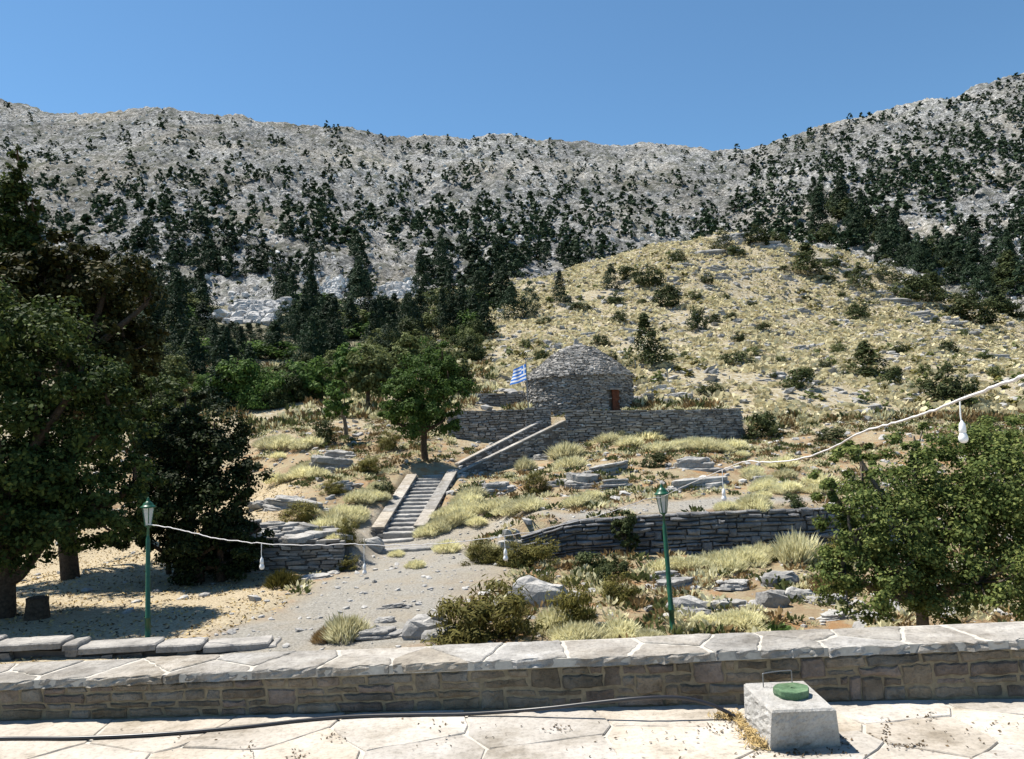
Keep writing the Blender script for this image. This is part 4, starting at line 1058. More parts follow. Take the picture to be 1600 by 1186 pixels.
# ------------------------------------------------------------------ lamps and the string of bulbs
def lamp(pb, pt, d, label):
    b = at(*pb, d); t = at(*pt, d); b[2] = gz(b) ; ax = t - b; H = np.linalg.norm(ax)
    root = empty('lamp_post', b, label, 'lamp post', 'green lamp posts'); z = ax / H
    y = np.cross(z, [1, 0, 0]); y /= np.linalg.norm(y); x = np.cross(y, z)
    root.matrix_world = Matrix([[x[0], y[0], z[0], b[0]], [x[1], y[1], z[1], b[1]], [x[2], y[2], z[2], b[2]], [0, 0, 0, 1]]); bpy.context.view_layer.update()
    lh = H - .62
    MB().add(*lathe([(.085, -.3), (.085, .02), (.058, .03), (.056, .46), (.064, .465), (.064, .485), (.054, .5), (.046, lh - .28), (.034, lh - .24)], 14)).build('post', MT['greenpaint'], root, True)
    MB().add(*lathe([(.04, lh - .26), (.028, lh - .22), (.026, lh - .03), (.065, lh), (.075, lh + .02), (.01, lh + .025)], 12)).build('neck', MT['greenpaint'], root, True)
    fr = MB(); gl = []
    for k in range(6):
        a = k * math.pi / 3; a2 = (k + 1) * math.pi / 3
        p0 = np.array([.07 * math.cos(a), .07 * math.sin(a), lh + .02]); p1 = np.array([0.128 * math.cos(a), 0.128 * math.sin(a), lh + .40])
        q0 = np.array([.07 * math.cos(a2), .07 * math.sin(a2), lh + .02]); q1 = np.array([0.128 * math.cos(a2), 0.128 * math.sin(a2), lh + .40])
        fr.add(*tube([p0, p1], .011, 5)); fr.add(*tube([p1, q1], .011, 5))
        i_ = -.004 * (p0 + q0) / np.linalg.norm(p0 + q0); s_ = .94
        m0, m1 = (p0 + q0) / 2, (p1 + q1) / 2
        gl.append([m0 + (p0 - m0) * s_, m0 + (q0 - m0) * s_, m1 + (q1 - m1) * s_, m1 + (p1 - m1) * s_])
    lant = fr.build('lantern_frame', MT['greenpaint'], root)
    for g4 in gl:
        n_ = np.cross(g4[1] - g4[0], g4[3] - g4[0]); n_ = n_ / np.linalg.norm(n_) * .003
        MB().add([p - n_ for p in g4] + [p + n_ for p in g4], None, BQ).build('pane', MT['glass'], lant)
    MB().add(*lathe([(.0, lh + .03), (.035, lh + .04), (.04, lh + .2), (.03, lh + .24), (0, lh + .25)], 10)).build('bulb', MT['white'], lant, True)
    MB().add(*lathe([(.12, lh + .395), (.166, lh + .40), (.17, lh + .412), (.12, lh + .445), (.108, lh + .45), (.104, lh + .485), (.05, lh + .53), (.035, lh + .545), (.03, lh + .58), (.018, lh + .6), (.012, lh + .62), (0.001, lh + .625)], 16)).build('cap', MT['greenpaint'], root, True)
    return root
g_, gnt, gb = newmat('lamp_glass', 0.15, 0.5); gb.inputs['Base Color'].default_value = (.75, .78, .76, 1); gb.inputs['Alpha'].default_value = .45; MT['glass'] = g_
lamp((231, 1008), (231.5, 777), 17.5, 'green lamp post standing in front of the dark trees at the left')
lamp((1052, 997), (1033, 756), 17.0, 'bright green lamp post standing before the dry stone terrace wall')

def bulb(root, top, length, sz=1.0):
    top = np.asarray(top, float); c = top - [0, 0, length]
    dr = child(MB().add(*tube(smoothpath([top, top - [.006, 0, length * .4], c + [0, 0, .12 * sz]], 4), .0055 * sz, 6)).build('drop_wire', MT['white'], None, True), root)
    child(MB().add(*lathe([(.006, .15), (.012, .135), (.022, .12), (.026, .085), (.026, .055), (.022, .05)][::-1] if False else [(.022, .05), (.026, .055), (.026, .085), (.022, .12), (.012, .135), (.006, .15)], 12, c) if sz == 1 else lathe([(r * sz, z * sz) for r, z in [(.022, .05), (.026, .055), (.026, .085), (.022, .12), (.012, .135), (.006, .15)]], 12, c)).build('socket', MT['white'], None, True), root)
    child(MB().add(*lathe([(r * sz, z * sz) for r, z in [(0.001, -.032), (.018, -.029), (.03, -.018), (.036, 0), (.034, .018), (.026, .04), (.022, .052)]], 14, c)).build('bulb', MT['white'], None, True), root)
def festoon(label, pts, rad, bulbs, jag):
    R = np.random.default_rng(71); P = smoothpath([at(*p) for p in pts], 8); P[1:-1] += R.normal(0, jag, (len(P) - 2, 3)) * [0.4, .4, 1]
    root = empty('festoon_lights', P[0], label, 'string lights', 'festoon cables'); bpy.context.view_layer.update()
    child(MB().add(*tube(P, np.interp(np.linspace(0, 1, len(P)), [0, .35, 1], rad), 7)).build('cable', MT['cable'], None, True), root)
    xs = project(P)[0]
    for px, ln, sz in bulbs:
        i = int(np.argmin(np.abs(xs - px))); bulb(root, P[i], ln, sz)
festoon('pale cable with hanging white bulbs strung between the two lamp posts',
        [(231, 819, 17.38), (262, 824, 17.0), (300, 832, 16.7), (350, 843, 16.2), (409, 849, 15.7), (480, 852, 15.3), (540, 850, 15.1), (600, 852, 15.0), (680, 850, 15.0), (789, 838, 15.2), (880, 820, 15.7), (960, 798, 16.3), (1010, 780, 16.7), (1034, 777, 16.85)], (.011, .008, .0055),
        [(409, .46, 1.35), (566, .52, 1.2), (789, .42, 1.3)], .008)
festoon('pale cable with white bulbs rising from the lamp post to the upper right',
        [(1036, 776, 16.85), (1062, 763, 16), (1110, 742, 14.6), (1160, 722, 12.8), (1195, 722, 12), (1240, 719, 11), (1295, 702, 9.9), (1345, 676, 9), (1400, 660, 8.1), (1440, 648, 7.4), (1500, 625, 6.3), (1560, 602, 5.5), (1600, 588, 5.0), (1720, 540, 4.2)], (.0045, .010, .0125),
        [(1130, .5, 1.25), (1502, .31, 1.0)], .004)

# ------------------------------------------------------------------ trees
R = np.random.default_rng(81)
def gb_(px, py): return hit(px, py)[0]
tree('broadleaf_tree', gb_(6, 962), [ell(-90, 640, 150, 200, 20), ell(55, 700, 125, 120, 20), ell(60, 560, 115, 95, 20.5), ell(140, 805, 88, 60, 19.6), ell(40, 830, 110, 56, 20), ell(165, 660, 72, 75, 20.4), ell(205, 760, 50, 72, 20.6), ell(-120, 780, 120, 100, 19), ell(120, 600, 80, 70, 20.2), ell(90, 760, 90, 70, 20), ell(-230, 560, 150, 150, 19.2), ell(-60, 520, 110, 80, 19.4)],  # outermost left crown lobe is out of view, added to shade the foreground
     760, 86000, .13, 'leaf_left', 'big leafy tree at the left edge, dark trunk leaning in shade', r0=.30, seed=82, crad=.22, extra=[([gb_(6, 962) + [0, 0, .9], at(30, 900, 20), at(70, 850, 20), at(130, 800, 19.8)], .17, .05)])
tree('broadleaf_tree', gb_(110, 905), [ell(165, 445, 78, 62, 27), ell(70, 480, 100, 80, 27), ell(228, 475, 26, 44, 27), ell(110, 390, 50, 30, 27), ell(190, 545, 70, 56, 27), ell(20, 430, 60, 60, 27), ell(-40, 490, 80, 100, 27), ell(120, 580, 90, 70, 27)],
     440, 36000, .185, 'leaf_brown', 'tree with brownish-green crown above the big left tree', r0=.32, seed=83, crad=.24)
tree('pointed_tree', gb_(24, 905), [ell(28, 246, 13, 36, 27), ell(20, 300, 24, 40, 27), ell(8, 350, 36, 44, 27), ell(44, 372, 24, 36, 27), ell(2, 420, 52, 50, 27), ell(52, 330, 14, 26, 27), ell(-14, 310, 18, 36, 27)],
     300, 14000, .155, 'leaf_left', 'tall pointed tree rising highest at the left edge', r0=.14, seed=88, crad=.33, shell=.3)
ob_b = gb_(290, 905)
tree('oak_tree', ob_b, [ell(310, 765, 80, 90, 25.5), ell(335, 690, 55, 56, 25.8), ell(385, 770, 36, 62, 25.4), ell(250, 800, 60, 55, 25.2), ell(330, 845, 80, 46, 25.6), ell(270, 720, 60, 60, 26), ell(400, 830, 30, 26, 25.2), ell(215, 835, 42, 26, 25), ell(290, 645, 44, 44, 26), ell(370, 870, 42, 30, 25.2), ell(310, 880, 60, 26, 25.6)],
     460, 56000, .125, 'leaf_oak', 'dense dark evergreen oak with several trunks behind the left lamp', r0=.17, seed=84, crad=.24,
     extra=[([gb_(264, 893), at(263, 860, 26), at(270, 800, 25.8)], .1, .06), ([gb_(312, 908), at(313, 870, 25.4), at(325, 800, 25.4)], .16, .08), ([gb_(345, 908), at(344, 870, 25.2), at(350, 800, 25.2)], .14, .08)])
tree('broadleaf_tree', gb_(230, 840), [ell(235, 640, 70, 60, 36), ell(190, 600, 50, 50, 36), ell(270, 690, 60, 50, 36), ell(150, 680, 70, 70, 36)], 150, 12000, .2, 'leaf_left', 'shaded leafy tree filling the gap behind the big left tree', r0=.22, seed=85)
tree('stair_tree', gb_(664, 716), [ell(665, 590, 46, 44, 40.5), ell(625, 622, 34, 38, 40.3), ell(700, 605, 34, 44, 40.5), ell(660, 650, 48, 36, 40.2), ell(695, 655, 26, 26, 40.5), ell(612, 655, 20, 22, 40.2), ell(690, 562, 34, 26, 41)],
     170, 26000, .14, 'leaf_green', 'round green tree with a bare trunk at the bend of the stairs', r0=.19, seed=86, crad=.26)
tree('leaning_tree', gb_(541, 680), [ell(526, 618, 17, 24, 44), ell(520, 640, 12, 16, 44), ell(538, 632, 12, 20, 44)], 50, 4500, .16, 'leaf_green', 'small leaning tree with pale bent trunk on the slope left of the stairs', r0=.13, seed=87, bark='greybark')
mids = [(472, 625, 480, 585, 46, 38, 62, 'leaf_green', 'bushy green tree left of the small leaning tree'), (575, 640, 577, 575, 40, 44, 62, 'leaf_olive', 'olive-green tree behind the slope between two darker trees'), (720, 625, 706, 578, 34, 42, 60, 'leaf_olive', 'olive-green tree overlapping the right of the stair tree crown'),
        (425, 620, 425, 598, 26, 30, 64, 'leaf_olive', 'small rounded tree at the forest edge left of the bushy green one'), (380, 640, 370, 585, 40, 45, 66, 'leaf_green', 'green tree just above the oak at the forest edge'), (640, 600, 640, 552, 30, 34, 74, 'leaf_olive', 'pale olive tree peeping over the stair tree'), (545, 610, 548, 560, 26, 34, 72, 'leaf_green', 'slim green tree behind the leaning tree'),
        (250, 625, 245, 575, 50, 42, 66, 'leaf_olive', 'grey-green tree among conifers above the left trees')]
for i, (bx_, by_, px, py, rx, ry, d, mat, lab) in enumerate(mids):
    b = gb_(bx_, by_); d = b[1]
    tree('broadleaf_tree', b, [ell(px, py, rx * .8, ry * .8, d), ell(px - rx * .5, py + ry * .3, rx * .55, ry * .6, d), ell(px + rx * .5, py + ry * .25, rx * .55, ry * .6, d), ell(px + rx * .1, py + ry * .55, rx * .7, ry * .45, d)], 90, 5200, .27, mat, lab, r0=.16, seed=90 + i, crad=.3, group='small trees at the forest edge')
pt_ = at(1440, 985, 14.2); pt_[2] = gz(pt_)
tree('pear_tree', pt_, [ell(1420, 800, 110, 90, 14.2), ell(1540, 780, 120, 110, 14.5), ell(1330, 830, 55, 60, 14), ell(1380, 900, 95, 65, 14), ell(1530, 910, 110, 70, 13.8), ell(1300, 765, 32, 40, 14.4), ell(1430, 705, 55, 40, 14.6), ell(1560, 690, 70, 45, 15), ell(1345, 720, 40, 36, 14.5), ell(1640, 830, 110, 140, 14.5), ell(1320, 890, 36, 40, 14)],
     700, 84000, .072, 'leaf_pear', 'large small-leaved tree crown filling the lower right behind the wall', r0=.13, seed=101, crad=.2, bark='greybark', ntw=90, shell=.5)

# conifers: shared meshes
CON = [conifer_me('conifer', 1, r_, 130, 2600, .05, np.random.default_rng(110 + i), p_) for i, (r_, p_) in enumerate(((.34, 1.0), (.3, .9), (.38, .85), (.42, .6), (.34, 1.15)))]
CONF = [conifer_me('evergreen', 1, r_, 46, 560, .13, np.random.default_rng(120 + i), p_) for i, (r_, p_) in enumerate(((.40, .6), (.36, .8), (.45, .5), (.5, .4), (.38, .95), (.52, .35)))]
SHR = [shrub_me('shrub', 34, 1500, .085, np.random.default_rng(130 + i), .45, 0) for i in range(3)]
BRO = [shrub_me('broom', 40, 3600, .085, np.random.default_rng(140 + i), .2, .9) for i in range(3)]
def put(name, me, mat, base, w, h, label, cat, group, seed, lean=0.03):
    R = np.random.default_rng(seed)
    o = ob(name, me, MT[mat], None, np.asarray(base) - [0, 0, .03 * h], (R.normal(0, lean), R.normal(0, lean), R.random() * 6.28), (w, w * R.uniform(.85, 1.15), h))
    o.material_slots[0].link = 'OBJECT'; o.material_slots[0].material = MT[mat]
    return tag(o, label, cat, group)

CRAGS = ((380, 472, 62, 44), (522, 430, 30, 34), (612, 430, 40, 38))
def hides_crag(px, py, h): return any(abs(px - a) < rx and py - h < b + ry * .8 and py > b - ry for a, b, rx, ry in CRAGS)
def crag_cap(px, py, h):
    for a, b, rx, ry in CRAGS:
        if abs(px - a) < rx and py > b - ry: h = min(h, py - (b + ry * .75))
    return h
# forest edge conifers one can tell apart
fc = [(345, 640, 70, 120), (300, 600, 50, 95), (430, 520, 44, 110), (460, 545, 40, 80), (490, 520, 46, 120), (520, 545, 44, 84), (550, 525, 40, 95), (600, 530, 50, 70), (640, 540, 46, 110), (690, 535, 44, 90), (720, 530, 40, 70), (760, 530, 40, 60), (800, 505, 50, 65), (830, 500, 40, 60), (875, 478, 36, 55),
      (320, 530, 44, 100), (270, 545, 50, 110), (660, 470, 44, 90), (690, 430, 36, 80), (560, 470, 40, 80), (745, 490, 40, 70), (780, 470, 36, 60), (955, 450, 36, 45)]
for i, (px, py, w, h) in enumerate(fc):
    h = crag_cap(px, py, h); b = gb_(px, py)
    if h < 14: continue
    if np.isnan(b[0]): continue
    k = b[1] / F
    put('conifer_tree', CON[i % 5], 'conifer', b, w * k * 1.25, h * k, 'tall dark conifer at the mountain foot @', 'tree', 'conifers in the band at the mountain foot', 300 + i)

R = np.random.default_rng(155)
fill = [(x_, y_) for x_, y_ in zip(R.uniform(110, 800, 210), R.uniform(470, 632, 210)) if y_ < np.interp(x_, [110, 400, 470, 600, 700, 800], [632, 628, 588, 572, 540, 512]) and math.hypot(x_ - 385, (y_ - 470) * 1.2) > 50]
fill.sort()
for i, (px, py) in enumerate(fill):
    b = gb_(px, py)
    if np.isnan(b[0]): continue
    k = b[1] / F; h = crag_cap(px, py, R.uniform(46, 84)); w = R.uniform(44, 70)
    if h < 14: continue
    w = min(w, h * 1.3)
    if R.random() < .3: put('broad_bush', SHR[i % 3], 'leaf_green' if R.random() < .4 else 'leaf_olive', b, w * k * 1.4, h * k * .62, 'rounded green bush between conifers @', 'bush', 'bushes between the conifers', 2000 + i)
    else: put('conifer_tree', CON[i % 5], 'conifer', b, w * k, h * k, 'dark conifer in the dense wood @', 'tree', 'conifers of the wood at the mountain foot', 2000 + i)

RND = [shrub_me('round_tree', 46, 5200, .055, np.random.default_rng(135 + i), .6, 0) for i in range(3)]
R = np.random.default_rng(158)
belt = [(x_, np.interp(x_, [110, 400, 500, 600, 740], [668, 645, 618, 602, 556]) - R.uniform(-4, 46)) for x_ in R.uniform(110, 745, 46)]
belt += [(430, 640), (455, 632), (500, 622), (520, 612), (560, 612), (600, 606), (625, 600), (735, 560)]
for i, (px, py) in enumerate(sorted(belt)):
    b = gb_(px, py)
    if np.isnan(b[0]): continue
    k = b[1] / F; w = R.uniform(40, 78); mt_ = ['leaf_green', 'leaf_olive', 'hillshrub', 'leaf_olive', 'hillshrub'][R.integers(0, 5)]
    o = put('round_tree', RND[i % 3], mt_, b, w * k, w * R.uniform(.7, 1.05) * k, 'rounded leafy tree in the belt @', 'tree', 'rounded trees in the belt before the conifers', 2500 + i)

# shrubs on the near hill, where the photograph has them
hs = [(1015, 575, 60, 85, 'c'), (1090, 515, 36, 52, 's'), (1040, 478, 60, 55, 's'), (1015, 450, 52, 45, 's'), (968, 508, 34, 26, 's'), (908, 488, 38, 22, 's'), (962, 480, 36, 26, 's'), (937, 537, 34, 22, 's'), (850, 512, 34, 16, 's'), (752, 551, 26, 18, 's'), (845, 562, 36, 24, 's'), (1130, 392, 32, 36, 'c'), (1185, 388, 60, 42, 's'), (1215, 380, 40, 26, 's'), (1150, 405, 36, 26, 's'),
      (1260, 428, 56, 48, 'c'), (1340, 500, 50, 34, 's'), (1195, 522, 38, 26, 's'), (1105, 442, 30, 22, 's'), (1150, 572, 64, 26, 's'), (1250, 608, 68, 48, 's'), (1110, 616, 46, 26, 's'), (1355, 586, 62, 60, 'c'), (1395, 600, 44, 46, 's'), (1405, 551, 32, 24, 's'), (1480, 551, 44, 28, 's'), (1440, 612, 44, 32, 's'), (1490, 632, 84, 76, 's'), (1195, 678, 72, 52, 's'),
      (1520, 505, 80, 62, 's'), (1560, 500, 60, 50, 's'), (1390, 448, 40, 44, 'c'), (1420, 470, 66, 60, 's'), (1460, 480, 50, 50, 'c'), (1345, 455, 36, 44, 'c'), (1580, 470, 60, 60, 'c'), (1300, 415, 34, 26, 's'), (1060, 415, 30, 24, 's'), (985, 440, 40, 30, 's'), (1540, 560, 30, 20, 's'), (1300, 690, 60, 26, 's')]
lab_s = ['dark green bush', 'rounded dark shrub', 'small olive shrub', 'wide low bush']
marks = ['just below the hilltop rocks', 'high on the stony hill behind the hut', 'on the pale slope right of the hut', 'on the pale slope behind the hut roof', 'on the stony hill at the right edge']
for i, (px, py, w, h, t) in enumerate(hs):
    b = gb_(px, py)
    if np.isnan(b[0]): continue
    k = b[1] / F; zn = 4 if px > 1380 else 0 if py < 432 and px > 1050 else 1 if py < 525 else 2 if px > 1000 else 3
    if t == 'c': put('conifer_tree', CON[(i * 3) % 5], 'hillshrub', b, w * k * 1.4, h * k * 1.05, 'small pointed dark tree ' + marks[zn], 'tree', 'small trees ' + marks[zn], 400 + i)
    else: put('hill_shrub', SHR[i % 3], 'hillshrub', b, w * k * 1.05, h * k * 1.05, 'dark rounded shrub ' + marks[zn], 'shrub', 'shrubs ' + marks[zn], 400 + i)

R = np.random.default_rng(159); got = [(h_[0], h_[1]) for h_ in hs]; n_ = 0
while n_ < 34:
    px, py = R.uniform(780, 1600), R.uniform(400, 640)
    if py < np.interp(px, [740, 860, 1000, 1140, 1220, 1330, 1450, 1600], [545, 492, 440, 384, 392, 416, 480, 552]) or (px < 1180 and py > 575) or min(math.hypot(px - a, py - b) for a, b in got) < 26: continue
    b = gb_(px, py); n_ += 1; got.append((px, py)); k = b[1] / F; w = R.uniform(14, 30)
    put('small_shrub', SHR[n_ % 3], ['hillshrub', 'leaf_olive', 'hillshrub'][n_ % 3], b, w * k * 1.1, w * k * R.uniform(.6, .9), 'small dark shrub on the pale hill @', 'shrub', 'small shrubs on the pale hill', 2800 + n_)
R = np.random.default_rng(157)
for i in range(46):
    px = R.uniform(1270, 1630); py = np.interp(px, [1290, 1330, 1450, 1600, 1640], [398, 402, 464, 538, 552]) - R.uniform(2, 74); b = gb_(px, py)
    if np.isnan(b[0]): continue
    k = b[1] / F; w = R.uniform(34, 56)
    if i % 3 == 0: put('hill_shrub', SHR[i % 3], 'hillshrub', b, w * k * 1.1, w * k * .75, 'round bush behind the hill shoulder @', 'shrub', 'bushes behind the hill shoulder', 2700 + i)
    else: put('conifer_tree', CON[(i * 2) % 5], 'conifer', b, w * k, w * k * R.uniform(1.0, 1.5), 'dark tree behind the hill shoulder @', 'tree', 'trees behind the hill shoulder', 2700 + i)
# evergreen trees over the far mountain
R = np.random.default_rng(150)
cand = np.stack([R.uniform(-60, 1660, 17000), R.uniform(110, 560, 17000)], 1)
rid = np.interp(cand[:, 0], RIDGE[:, 0], RIDGE[:, 1]); below = cand[:, 1] - rid
dens = np.interp(below, [2, 20, 60, 110, 170, 260, 360], [.24, .24, .24, .28, .34, .38, .38])
dens *= np.interp(cand[:, 0], [0, 300, 520, 700, 1150, 1600], [.5, .5, .85, 1.0, 1.1, 1.1]); dens *= np.where((cand[:, 0] > 1150) & (below < 150), 1.7, 1)
dens *= np.where((cand[:, 0] > 1120) & (below > 140), np.interp(below, [120, 200], [.85, .36]), 1)
dens *= .55 + .9 * sstep(-.25, .35, fbm(cand[:, 0], cand[:, 1] * 1.6, 110, 3, 77))
for (wx, wy, wr) in ((385, 470, 60), (520, 430, 34), (610, 432, 44), (300, 490, 30)): dens *= sstep(wr * .7, wr * 1.1, np.hypot(cand[:, 0] - wx, (cand[:, 1] - wy) * 1.3))
keep = ~np.array([hides_crag(a, b, 24) for a, b in cand]) & (below > 1) & (R.random(len(cand)) < dens * 1.0)
cand = cand[keep]; pos = hit(cand[:, 0], cand[:, 1]); ok = ~np.isnan(pos[:, 0]) & (pos[:, 1] > np.where(cand[:, 0] > 1150, 136, 165)); pos = pos[ok]; cand = cand[ok]
# keep a distance between neighbours in proportion to tree size
sel = []
for i in range(len(pos)):
    if all((pos[i, 0] - pos[j, 0]) ** 2 + (pos[i, 1] - pos[j, 1]) ** 2 > 16 for j in sel): sel.append(i)
pos = pos[sel]; cand = cand[sel]; order = np.argsort(pos[:, 1]); pos = pos[order]; cand = cand[order]
print('mountain trees', len(pos))
hh = R.uniform(6.0, 11.5, len(pos)) * np.interp(pos[:, 1], [200, 450, 760], [1.15, 1.0, .72])
low = R.random(len(pos)) < np.interp(pos[:, 1], [300, 700], [.25, .75]); hh = np.where(low, hh * .6, hh); ww = np.where(low, hh * R.uniform(1.1, 1.6, len(pos)), hh * R.uniform(.85, 1.25, len(pos)))
zl = ['left', 'central', 'right']
for i in range(min(300, len(pos))):
    z_ = zl[0 if cand[i, 0] < 560 else 1 if cand[i, 0] < 1080 else 2]
    put('evergreen_tree', CONF[i % 6], 'conifer', pos[i], ww[i], hh[i], f'small dark evergreen on the {"upper" if cand[i, 1] < 330 else "middle" if cand[i, 1] < 400 else "lower"} mountain slope @', 'tree', f'evergreens on the {z_} lower mountain slope', 1000 + i, .05)
def me_vq(me):
    V = np.empty(len(me.vertices) * 3, np.float32); me.vertices.foreach_get('co', V); return V.reshape(-1, 3), None, np.arange(len(me.vertices)).reshape(-1, 4)
if len(pos) > 300:
    CONS = [conifer_me('evergreen_far', 1, r_, 22, 105, .26, np.random.default_rng(126 + i), p_, .6) for i, (r_, p_) in enumerate(((.5, .42), (.45, .6), (.5, .35), (.42, .75)))]
    o = scatter('mountain_trees', [me_vq(m_) for m_ in CONS], pos[300:] - [0, 0, .3], ww[300:], MT['conifer'], R, hh[300:]); tag(o, 'dark evergreen trees dotted over the upper mountain up to the ridge', 'trees')
# low scrub and loose rocks on the mountain
nn = 12500; c2 = np.stack([R.uniform(-40, 1640, nn), R.uniform(125, 540, nn)], 1); c2 = c2[c2[:, 1] > np.interp(c2[:, 0], RIDGE[:, 0], RIDGE[:, 1]) + 1]
p2 = hit(c2[:, 0], c2[:, 1]); p2 = p2[~np.isnan(p2[:, 0])]; p2 = p2[p2[:, 1] > 165]
tl = []
for i in range(3):
    me = shrub_me('scrub', 7, 13, .6, np.random.default_rng(160 + i), .6, 0); tl.append(me_vq(me))
k = R.random(len(p2)) < .42
s_ = R.uniform(.9, 3.2, k.sum()); o = scatter('mountain_scrub', tl, p2[k], s_, MT['hillshrub'], R, s_ * .55); tag(o, 'low dark scrub speckling the grey mountain slopes', 'scrub')
rt = [rock_vq(np.random.default_rng(170 + i), 3, 5) for i in range(5)]
s_ = .5 + 2.6 * R.random((~k).sum()) ** 2; o = scatter('mountain_rocks', rt, p2[~k], s_, MT['crag'], R, s_ * .8, .2); tag(o, 'grey limestone rocks strewn over the mountain slopes', 'rocks')
# bright bare crags among the trees
R = np.random.default_rng(175)
for i, (px, py, w, h) in enumerate(((385, 475, 105, 60), (520, 432, 46, 56), (612, 428, 66, 62), (300, 492, 44, 34), (475, 420, 30, 40), (570, 470, 50, 34))):
    b = gb_(px, py + h * .5); k = b[1] / F; mb = MB()
    for q in range(110):
        V, T, Q = rock_vq(R, 4, 6, .38, .8); s1 = R.uniform(.05, .19); u, v = R.normal(0, .25), R.random()
        mb.add(V * [s1 * w * k, s1 * w * k * .8, s1 * h * k * .9] + [u * w * k, v * h * k * 1.1, v * h * k * .8], T, Q)
    tag(mb.build('crag', MT['crag'] if 'crag' in MT else MT['limestone']), ['broad pale crag', 'narrow white crag', 'tall pale crag', 'small pale crag', 'slim pale crag', 'low pale crag'][i] + ' among dark conifers at the mountain foot', 'crag').location = b

# ------------------------------------------------------------------ undergrowth, tussocks, rocks on the slope
R = np.random.default_rng(180)
TUS = [tussock_vq(1100, np.random.default_rng(181 + i), .017, .47) for i in range(4)]
TUM = [mesh('tussock', V, T, Q) for V, T, Q in TUS]
TUSF = [tussock_vq(8, np.random.default_rng(186 + i), .27, .45) for i in range(4)]
TUSN = [tussock_vq(26, np.random.default_rng(191 + i), .085, .45) for i in range(4)]
def tuss(px, py, w, h, label, group, mat='pale', seed=0, name='tussock'):
    b = gb_(px, py)
    if np.isnan(b[0]): return
    k = b[1] / F; r_ = np.random.default_rng(seed)
    me = TUM[seed % 4]
    o = bpy.data.objects.new(name, me); COL.objects.link(o); o.location = b - [0, 0, .02]; o.rotation_euler = (0, 0, r_.random() * 6.28); o.scale = (w * k * 1.1, w * k * 1.1, h * k * .92)
    if len(me.materials) == 0: me.materials.append(None)
    o.material_slots[0].link = 'OBJECT'; o.material_slots[0].material = MT[mat]
    tag(o, label, 'plant', group)
single = [(540, 1000, 62, 50, 'pale', 'largest pale tussock beside the gravel path near the terrace wall'), (508, 1004, 34, 30, 'dry', 'yellowed tussock at the foot of the largest pale one'), (862, 988, 48, 52, 'pale', 'bright pale tussock between two green bushes near the wall'), (650, 888, 26, 18, 'pale', 'small tuft alone on the gravel path'), (620, 868, 22, 14, 'pale', 'small tuft on the path below the slabs'), (760, 872, 50, 34, 'pale', 'pale tussock before the bushes at the path edge'), (700, 860, 36, 26, 'pale', 'pale tussock left of the bushes at the path edge'),
          (1245, 880, 64, 62, 'pale', 'tall pale tussock at the right end of the terrace wall'), (1300, 925, 60, 44, 'dry', 'brownish dry tussock beside the large right tree'), (440, 918, 44, 36, 'broom', 'green tuft in the shade before the ruined wall'), (1210, 986, 52, 16, 'leaf_green', 'low dark green cushion right behind the coping'), (885, 715, 50, 34, 'pale', 'pale tussock at the corner of the hut platform wall'), (890, 730, 44, 26, 'pale', 'pale tussock below the platform wall corner'), (820, 735, 30, 28, 'pale', 'small pale tussock below the upper stair wall')]
for i, (px, py, w, h, mt_, lab) in enumerate(single): tuss(px, py, w, h, lab, None, mt_, 500 + i)
strips = [([(870, 1000), (930, 998), (985, 998), (1030, 992)], 9, 60, 36, 'pale tussock in the clump between lamp post and green bushes', .9), ([(1015, 888), (1080, 888), (1150, 886), (1205, 880)], 15, 52, 36, 'pale tussock in the row below the terrace retaining wall', .9),
          ([(690, 834), (705, 815), (722, 795), (740, 780)], 20, 38, 25, 'pale tussock beside the right parapet of the stairs', 1.4), ([(765, 800), (820, 796), (880, 790), (930, 782)], 14, 46, 26, 'pale tussock in the row above the path', 1.0), ([(960, 690), (1040, 700), (1110, 704), (1180, 712)], 18, 44, 26, 'pale tussock along the foot of the platform wall', 1.2),
          ([(1080, 985), (1130, 978), (1180, 985)], 9, 56, 30, 'pale tussock in the clump right of the lamp post', 1.2), ([(548, 822), (572, 792), (598, 764)], 12, 32, 24, 'pale tussock beside the left parapet of the stairs', 1.2), ([(430, 690), (460, 715), (480, 760), (455, 740)], 12, 42, 26, 'pale tussock on the rocky slope left of the stairs', 2.2),
          ([(1150, 800), (1200, 770), (1260, 765), (1190, 745)], 14, 44, 28, 'pale tussock on the slope above the terrace retaining wall', 2), ([(480, 830), (515, 812), (540, 835)], 8, 40, 32, 'pale tussock above the ruined wall', 1.6)]
sd = 600
for pts, n, w, h, lab, spr in strips:
    P = np.array(pts, float)
    for i in range(int(n * 1.35)):
        u = R.random() * (len(P) - 1); k = int(u); q = P[k] + (P[min(k + 1, len(P) - 1)] - P[k]) * (u - k) + R.normal(0, 1, 2) * [9 * spr, 4 * spr]
        sd += 1; s1 = R.uniform(.5, 1.05); tuss(q[0], q[1], w * s1, h * s1, lab, lab.replace('pale tussock', 'pale tussocks'), 'pale', sd)
